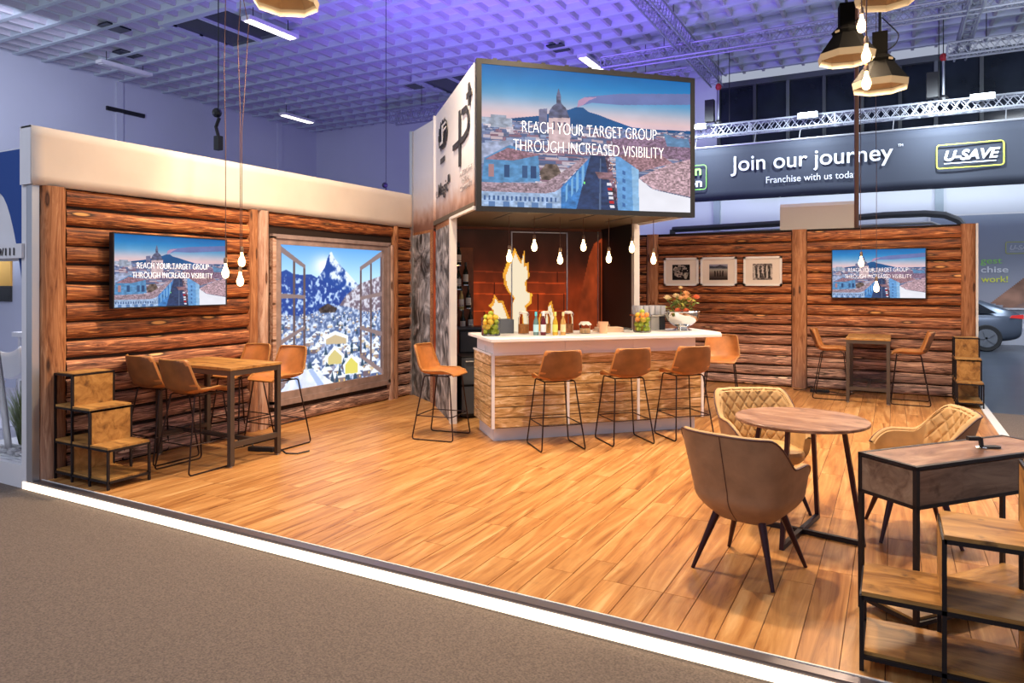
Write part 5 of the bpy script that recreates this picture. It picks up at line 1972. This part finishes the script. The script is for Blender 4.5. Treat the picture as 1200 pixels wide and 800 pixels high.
MB().tube([(-.10, -.02, .02), (.02, 0, .035), (.10, .0, .02)], .010, 6).build('arm', M['dark'], t)
MB().tube([(-.10, .03, .01), (.02, 0, .035), (.09, .05, .015)], .010, 6).build('arm', M['dark'], t)
t = thing('espresso_machine', 'grey metal coffee machine with a tray of glasses behind the right vase', 'coffee machine', onbar(4.13, 7.92), PI / 4)
MB().box(-.15, .10, -.08, .12, 0, .17).build('body', mat('machine_grey', (.42, .40, .36), .35, .6), t, bevel=.008)
MB().box(.10, .18, -.08, .12, 0, .17).build('side_panel', M['dark'], t)
MB().box(-.20, .20, -.11, .14, .171, .19).build('tray', M['chrome'], t, bevel=.003)
gm_ = MB().lathe([(.03, 0), (.036, .11), (.033, .11), (.027, .004)], 14, cap=True).mesh('tumbler', mat('frosty_glass', (.85, .84, .86), .12, trans=.55, ior=1.3), True)
for i in range(5):
    for j in range(3):
        o = bpy.data.objects.new('tumbler', gm_)
        C.objects.link(o)
        xx, yy = -.155 + i * .078, -.065 + j * .076
        p = Vector(onbar(4.13, 7.92, 1.122 + .191)) + Matrix.Rotation(PI / 4, 3, 'Z') @ Vector((xx, yy, 0))
        o.location = p
        tag(o, 'clear tumbler standing on the tray of the coffee machine', 'glass', 'tumblers on the coffee machine')
t = thing('clear_pitcher', 'rounded clear glass carafe on the coffee machine tray', 'carafe', Vector(onbar(4.13, 7.92, 1.122 + .191)) + Matrix.Rotation(PI / 4, 3, 'Z') @ Vector((.12, .155, 0)))
MB().lathe([(.03, 0), (.05, .04), (.05, .09), (.025, .14), (.03, .16)], 16).build('body', M['glass'], t, smooth=True)

# steel bowl with roses
fb = thing('steel_bowl', 'polished steel bowl on a foot holding the flowers at the right end of the bar', 'bowl', onbar(4.42, 7.62))
MB().lathe([(.09, 0), (.10, .012), (.06, .03), (.055, .045), (.10, .07), (.155, .12), (.175, .18), (.178, .225), (.182, .228), (.172, .222), (.150, .13), (.09, .08), (.002, .07)], 40, cap=False).build('bowl_body', M['chrome'], fb, smooth=True)
MB().lathe([(.180, .218), (.184, .226), (.180, .232)], 40, cap=False).build('rolled_rim', M['chrome'], fb, smooth=True)
fb.scale = (1.18, 1.18, 1.04)
fb0 = Vector(onbar(4.42, 7.62))
bq_ = thing('rose_bouquet', 'bunch of peach and orange roses with green leaves in the steel bowl', 'flowers', fb0 + Vector((0, 0, .10)))
rosem = [mat('peach_petals', (.88, .52, .25), .6), mat('orange_petals', (.88, .24, .10), .6), mat('cream_petals', (.90, .72, .42), .6)]
leafm = mat('leaf_green', (.16, .22, .04), .55, noise=.3, nscale=20)
leafy = mat('leaf_yellow_green', (.42, .40, .06), .55, noise=.3, nscale=20)
stemm = mat('stem_green', (.10, .16, .03), .6)
RO = Matrix.Rotation(math.radians(28.55), 3, 'Z')


def rose(p, mt, r=.045):
    m_ = MB()
    for ring, (n, rad, hh_, tw_) in enumerate(((3, .35, 1.0, 0), (5, .62, .85, .5), (6, .95, .60, .2))):
        for k in range(n):
            a = 2 * PI * k / n + tw_
            w = 2 * PI / n * .75

            def pf2(u, v, a=a, w=w, rad=rad, hh_=hh_):
                th = a + (u - .5) * w * 1.3
                rr2 = r * rad * (.35 + .65 * math.sin(v * PI * .5)) * (1 + .12 * (v > .9))
                return (p[0] + rr2 * math.cos(th), p[1] + rr2 * math.sin(th), p[2] + r * (-.5 + 1.1 * v * hh_) - r * .25 * abs(u - .5) * 2 * v)
            m_.grid(pf2, 5, 4)
    ro = m_.build('rose', mt, bq_, smooth=True)
    MB().tube([(p[0], p[1], p[2] - .5 * r), (p[0] * .6, p[1] * .6, (p[2]) * .5), (p[0] * .1, p[1] * .1, 0)], .004, 5).build('stem', stemm, ro)


RP = [(-.175, .02, .31, 2), (-.02, -.05, .30, 0), (.06, .05, .36, 0), (.045, -.04, .31, 0), (.175, .0, .315, 1), (-.06, .06, .33, 2), (-.07, -.09, .155, 1), (.02, -.11, .155, 1), (-.01, .03, .43, 2), (.10, -.02, .27, 0)]
for x, y, z, c in RP:
    v = RO @ Vector((x, y, z))
    rose(tuple(v), rosem[c], .050 if z < .42 else .03)
rl = random.Random(2)
lm = MB().add([(0, 0, 0), (.018, .02, .006), (.022, .045, .004), (0, .075, 0), (-.022, .045, .004), (-.018, .02, .006), (0, .04, -.004)], [(0, 1, 6), (1, 2, 6), (2, 3, 6), (3, 4, 6), (4, 5, 6), (5, 0, 6)])
lmes = [lm.mesh('leaf', leafm), lm.mesh('leaf', leafy)]
for k in range(110):
    o = bpy.data.objects.new('leaf', lmes[k % 2])
    C.objects.link(o)
    o.parent = bq_
    a, e = rl.random() * 2 * PI, rl.random() ** .6
    v = Vector((e * .17 * math.cos(a), e * .13 * math.sin(a), .13 + rl.random() * .19 * (1.15 - e * .4)))
    o.location = v
    o.rotation_euler = (rl.uniform(-.9, .9), rl.uniform(-.9, .9), rl.random() * 6.28)
    s_ = rl.uniform(.6, 1.05)
    o.scale = (s_, s_, s_)

# back counter things: crate, black box, wine bottles on the rack
t = thing('dark_crate', 'dark grey crate on the bar behind the left fruit vase', 'crate', onbar(2.16, 7.88), PI / 4)
MB().box(-.16, .16, -.1, .1, 0, .006).build('bottom', M['greybox'], t)
for a in ((-.16, .16, -.1, -.09), (-.16, .16, .09, .1), (-.16, -.15, -.1, .1), (.15, .16, -.1, .1)):
    MB().box(*a, 0, .16).build('side', M['greybox'], t)
t = thing('back_cabinet', 'black low cabinet behind the bar against the fireplace wall', 'cabinet', SQ(1.98, 9.22), PI / 4)
MB().box(0, .55, 0, .34, 0, 1.08).build('carcass', M['dark'], t, bevel=.004)
MB().box(.02, .53, -.015, 0, .05, .75).build('door', M['greybox'], t)
MB().box(.02, .53, -.015, 0, .78, 1.05).build('drawer', M['greybox'], t)
MB().box(-.02, .57, -.02, .34, 1.08, 1.11).build('cabinet_top', M['greybox'], t)
t = thing('mini_fridge', 'dark glass fronted fridge between the tower post and the bar', 'fridge', SQ(1.88, 8.62), PI / 4)
MB().box(0, .42, 0, .42, .02, .78).build('carcass', M['dark'], t, bevel=.004)
MB().box(.0, .42, -.02, 0, .06, .40).build('door', M['greybox'], t)
dr = MB().box(.0, .42, -.02, 0, .43, .76).build('door', M['greybox'], t)
MB().tube([(.05, -.035, .72), (.37, -.035, .72)], .007, 6).build('handle', M['alu'], dr)
rk = thing('bottle_rack', 'wooden board with metal rings for bottles on the left of the fireplace graphic', 'bottle rack', SQ(2.09, 9.52, .95), PI / 4)
MB().box(-.10, .16, 0, .03, 0, 1.25).build('backboard', mat('rack_board', (.24, .075, .03), .6, noise=.2, nscale=10), rk)
WB = [(2.02, 1.95, 'highest'), (2.12, 1.68, 'second highest'), (2.02, 1.62, 'middle left'), (2.06, 1.34, 'pale gold'), (2.16, 1.36, 'lower right'), (2.19, 1.06, 'lowest right'), (2.08, 1.04, 'lowest left')]
for i, (s_, z, w_) in enumerate(WB):
    dkc = (.012, .02, .015) if w_ != 'pale gold' else (.55, .45, .18)
    b_ = bottle(SQ(s_, 9.44, z), '%s wine bottle on the rack left of the fireplace graphic' % w_, dkc, (.03, .03, .03), (.75, .72, .68), 1.25, .1, 'wine bottles on the rack')
    MB().tube([(.042 * math.cos(a * PI / 5), .042 * math.sin(a * PI / 5), 0) for a in range(10)], .004, 5, closed=True).build('holder_ring', M['chrome'], rk, loc=((s_ - 2.09), -.08, z - .95 + .06))
    MB().tube([(0, 0, 0), (0, .05, 0)], .004, 5).build('holder_arm', M['chrome'], rk, loc=((s_ - 2.09), -.045, z - .95 + .06))
    MB().box(-.03, .03, -.03, .03, -.006, 0).build('holder_plate', M['chrome'], rk, loc=((s_ - 2.09), -.08, z - .95))
t = thing('glass_tumbler', 'short glass on the ledge at the left end of the bar front', 'glass', onbar(1.88, 7.55, .947))
t.location = SQ(1.915, 7.45, .948)
MB().lathe([(.022, 0), (.028, .07), (.026, .07), (.020, .004)], 14).build('glass', M['glass'], t, smooth=True)

# ------------------------------------------------------------------ neighbouring stand on the left edge
nbp = thing('neighbour_front', 'white framed front of the neighbouring stand with blue graphic at the left edge', 'exhibition stand', (-6.62, 3.33, -.08))
MB().box(-.02, .055, -.03, .06, 0, 2.98).build('upright', M['white'], nbp)
MB().box(-4.0, -.02, -.03, .06, 0, .20).build('plinth', M['white'], nbp)
bl = MB()
aY = [(-3, 2.96), (-.06, 2.96), (-.06, 1.74)]
for k in range(9):
    f_ = k / 8
    aY.append((-.06 - .42 * (f_ ** 1.0), 1.74 + .86 * (1 - (1 - f_) ** 2.0) * 1.0))
aY.append((-3, 2.75))
m_ = MB().prism(aY, 0, .02)
m_.v = [(p[0], p[2], p[1]) for p in m_.v]
m_.build('blue_graphic', M['blueink'], nbp)
MB().box(-3.0, -.06, .025, .04, 1.98, 2.98).build('upper_panel', M['white'], nbp)
MB().box(-3.0, .03, -.055, -.035, 2.0, 2.125).build('sign', M['white'], nbp)
text('sign_number', '9/111', .095, M['ink'], nbp, (-.20, -.062, 2.025), RX, width=.27)
MB().box(-4.0, -.02, .021, .029, .20, 1.98).build('pane', M['glass'], nbp)
nw = thing('neighbour_wall', 'pale lilac back wall inside the neighbouring stand', 'partition')
MB().box(-15, -6.66, 6.2, 6.28, -.08, 3.1).build('panel', mat('lilac_panel', (.50, .52, .66), .7), nw)
MB().box(-13.6, -12.75, 6.17, 6.2, 1.66, 2.16).build('yellow_graphic', mat('yellow_print', (.85, .45, .08), .6), nw)
MB().box(-13.6, -12.75, 6.165, 6.2, 1.4, 1.66).build('black_graphic', M['dark'], nw)
nf = struct(box(-15, -6.64, 3.42, 6.2, -.078, -.02).build('floor', mat('pale_floor', (.45, .45, .52), .5, noise=.1, nscale=5)), 'pale floor of the neighbouring stand')
sw = thing('curved_white_band', 'curved translucent white band crossing the neighbouring front', 'graphic band', (0, 0, 0))
MB().grid(lambda u, v: (-7.68 + .56 * u ** .75 + .07 * v, 3.40, 2.05 - 1.85 * u), 20, 2).build('band', M['white'], sw, smooth=True).modifiers.new('s', 'SOLIDIFY').thickness = .03
t = thing('white_table', 'white table inside the neighbouring stand', 'table', (-9.6, 5.3, -.02))
MB().box(-.6, .5, -.35, .35, 1.02, 1.08).build('tabletop', M['white'], t)
for x in (-.5, .4):
    for y in (-.28, .28):
        MB().box(x - .03, x + .03, y - .03, y + .03, 0, 1.02).build('leg', M['white'], t)
t = thing('white_chair', 'white shell chair on chrome wire legs in the neighbouring stand', 'chair', (-9.02, 4.45, -.02), .4)
t.scale = (.82, .82, .78)
MB().grid(lambda u, v: ((u - .5) * .44, .22 - .42 * min(1, v * 1.7) - .05 * max(0, v - .6), .78 + .45 * max(0, v - .55) ** 1.0 * 2 + .1 * (abs(u - .5) * 2) ** 2), 10, 12).build('shell', M['white'], t, smooth=True).modifiers.new('s', 'SOLIDIFY').thickness = .015
for s_ in (-1, 1):
    MB().tube(loop_round([(s_ * .12, .12, .76), (s_ * .22, .2, .02), (s_ * .22, -.2, .02), (s_ * .12, -.1, .76)], .05), .011, 8).build('leg', M['chrome'], t, smooth=True)
# ornamental grass and pebbles
rg = random.Random(8)
gr = thing('grass_tuft', 'tuft of ornamental green grass behind the neighbouring pane', 'grass', (-7.42, 3.74, .126))
gr.scale = (1.25, 1, 1.0)
bl = MB()
for k in range(520):
    a, r0 = rg.random() * 2 * PI, rg.random() * .10
    L_ = rg.uniform(.28, .62)
    ln = rg.uniform(.10, .75)
    x0, y0 = r0 * math.cos(a), r0 * math.sin(a)
    w = .006
    px, py = -math.sin(a) * w, math.cos(a) * w
    pts = []
    for j in range(4):
        f_ = j / 3
        rad = r0 + ln * L_ * f_ ** 1.8
        pts.append((rad * math.cos(a), rad * math.sin(a) * .45, L_ * f_ * (1 - .18 * ln * f_)))
    n0 = len(bl.v)
    for j, p in enumerate(pts):
        q_ = 1 - j / 3.2
        bl.v += [(p[0] - px * q_, p[1] - py * q_, p[2]), (p[0] + px * q_, p[1] + py * q_, p[2])]
    for j in range(3):
        bl.f.append((n0 + 2 * j, n0 + 2 * j + 1, n0 + 2 * j + 3, n0 + 2 * j + 2))
bl.build('blades', mat('grass_green', (.16, .21, .06), .6, noise=.4, nscale=9), gr, kind='stuff')
pb = [MB().ball((0, 0, 0), .04, 1, .8, .55, 8, 5).mesh('pebble', mat('pebble_white', (.62, .60, .62), .6, noise=.2, nscale=12), True)]
for k in range(34):
    o = bpy.data.objects.new('pebble', pb[0])
    C.objects.link(o)
    o.location = (-6.80 - (k % 12) * .07 + rg.uniform(-.01, .01), 3.46 + (k // 12) * .075 + rg.uniform(-.01, .01), .145 + rg.uniform(-.004, .004))
    o.rotation_euler = (0, 0, rg.random() * 3)
    s_ = rg.uniform(.75, 1.05)
    o.scale = (s_, s_, s_)
    tag(o, 'white pebble in the planter bed of the neighbouring stand', 'pebble', 'pebbles behind the neighbouring pane')
pl_ = tag(box(-7.9, -6.66, 3.41, 4.05, -.02, .125).build('planter', M['white']), 'low white planter filled with pebbles and grass behind the pane', 'planter')

# violet uplights standing behind the walls
for x, y, lab in ((-8.6, 12.5, 'violet stage light on a stand behind the left wall'), (-5.5, 13.8, 'violet stage light on a stand behind the back wall')):
    t = thing('stage_light', lab, 'stage light', (x, y, -.08))
    MB().tube([(0, 0, 0), (0, 0, 3.2)], .03, 8).build('stand', M['dark'], t)
    MB().lathe([(.28, 3.2), (.30, 3.42)], 16, cap=False).build('housing', M['dark'], t)
    MB().lathe([(.28, 3.2), (.05, 3.19)], 16).build('base_plate', M['dark'], t)
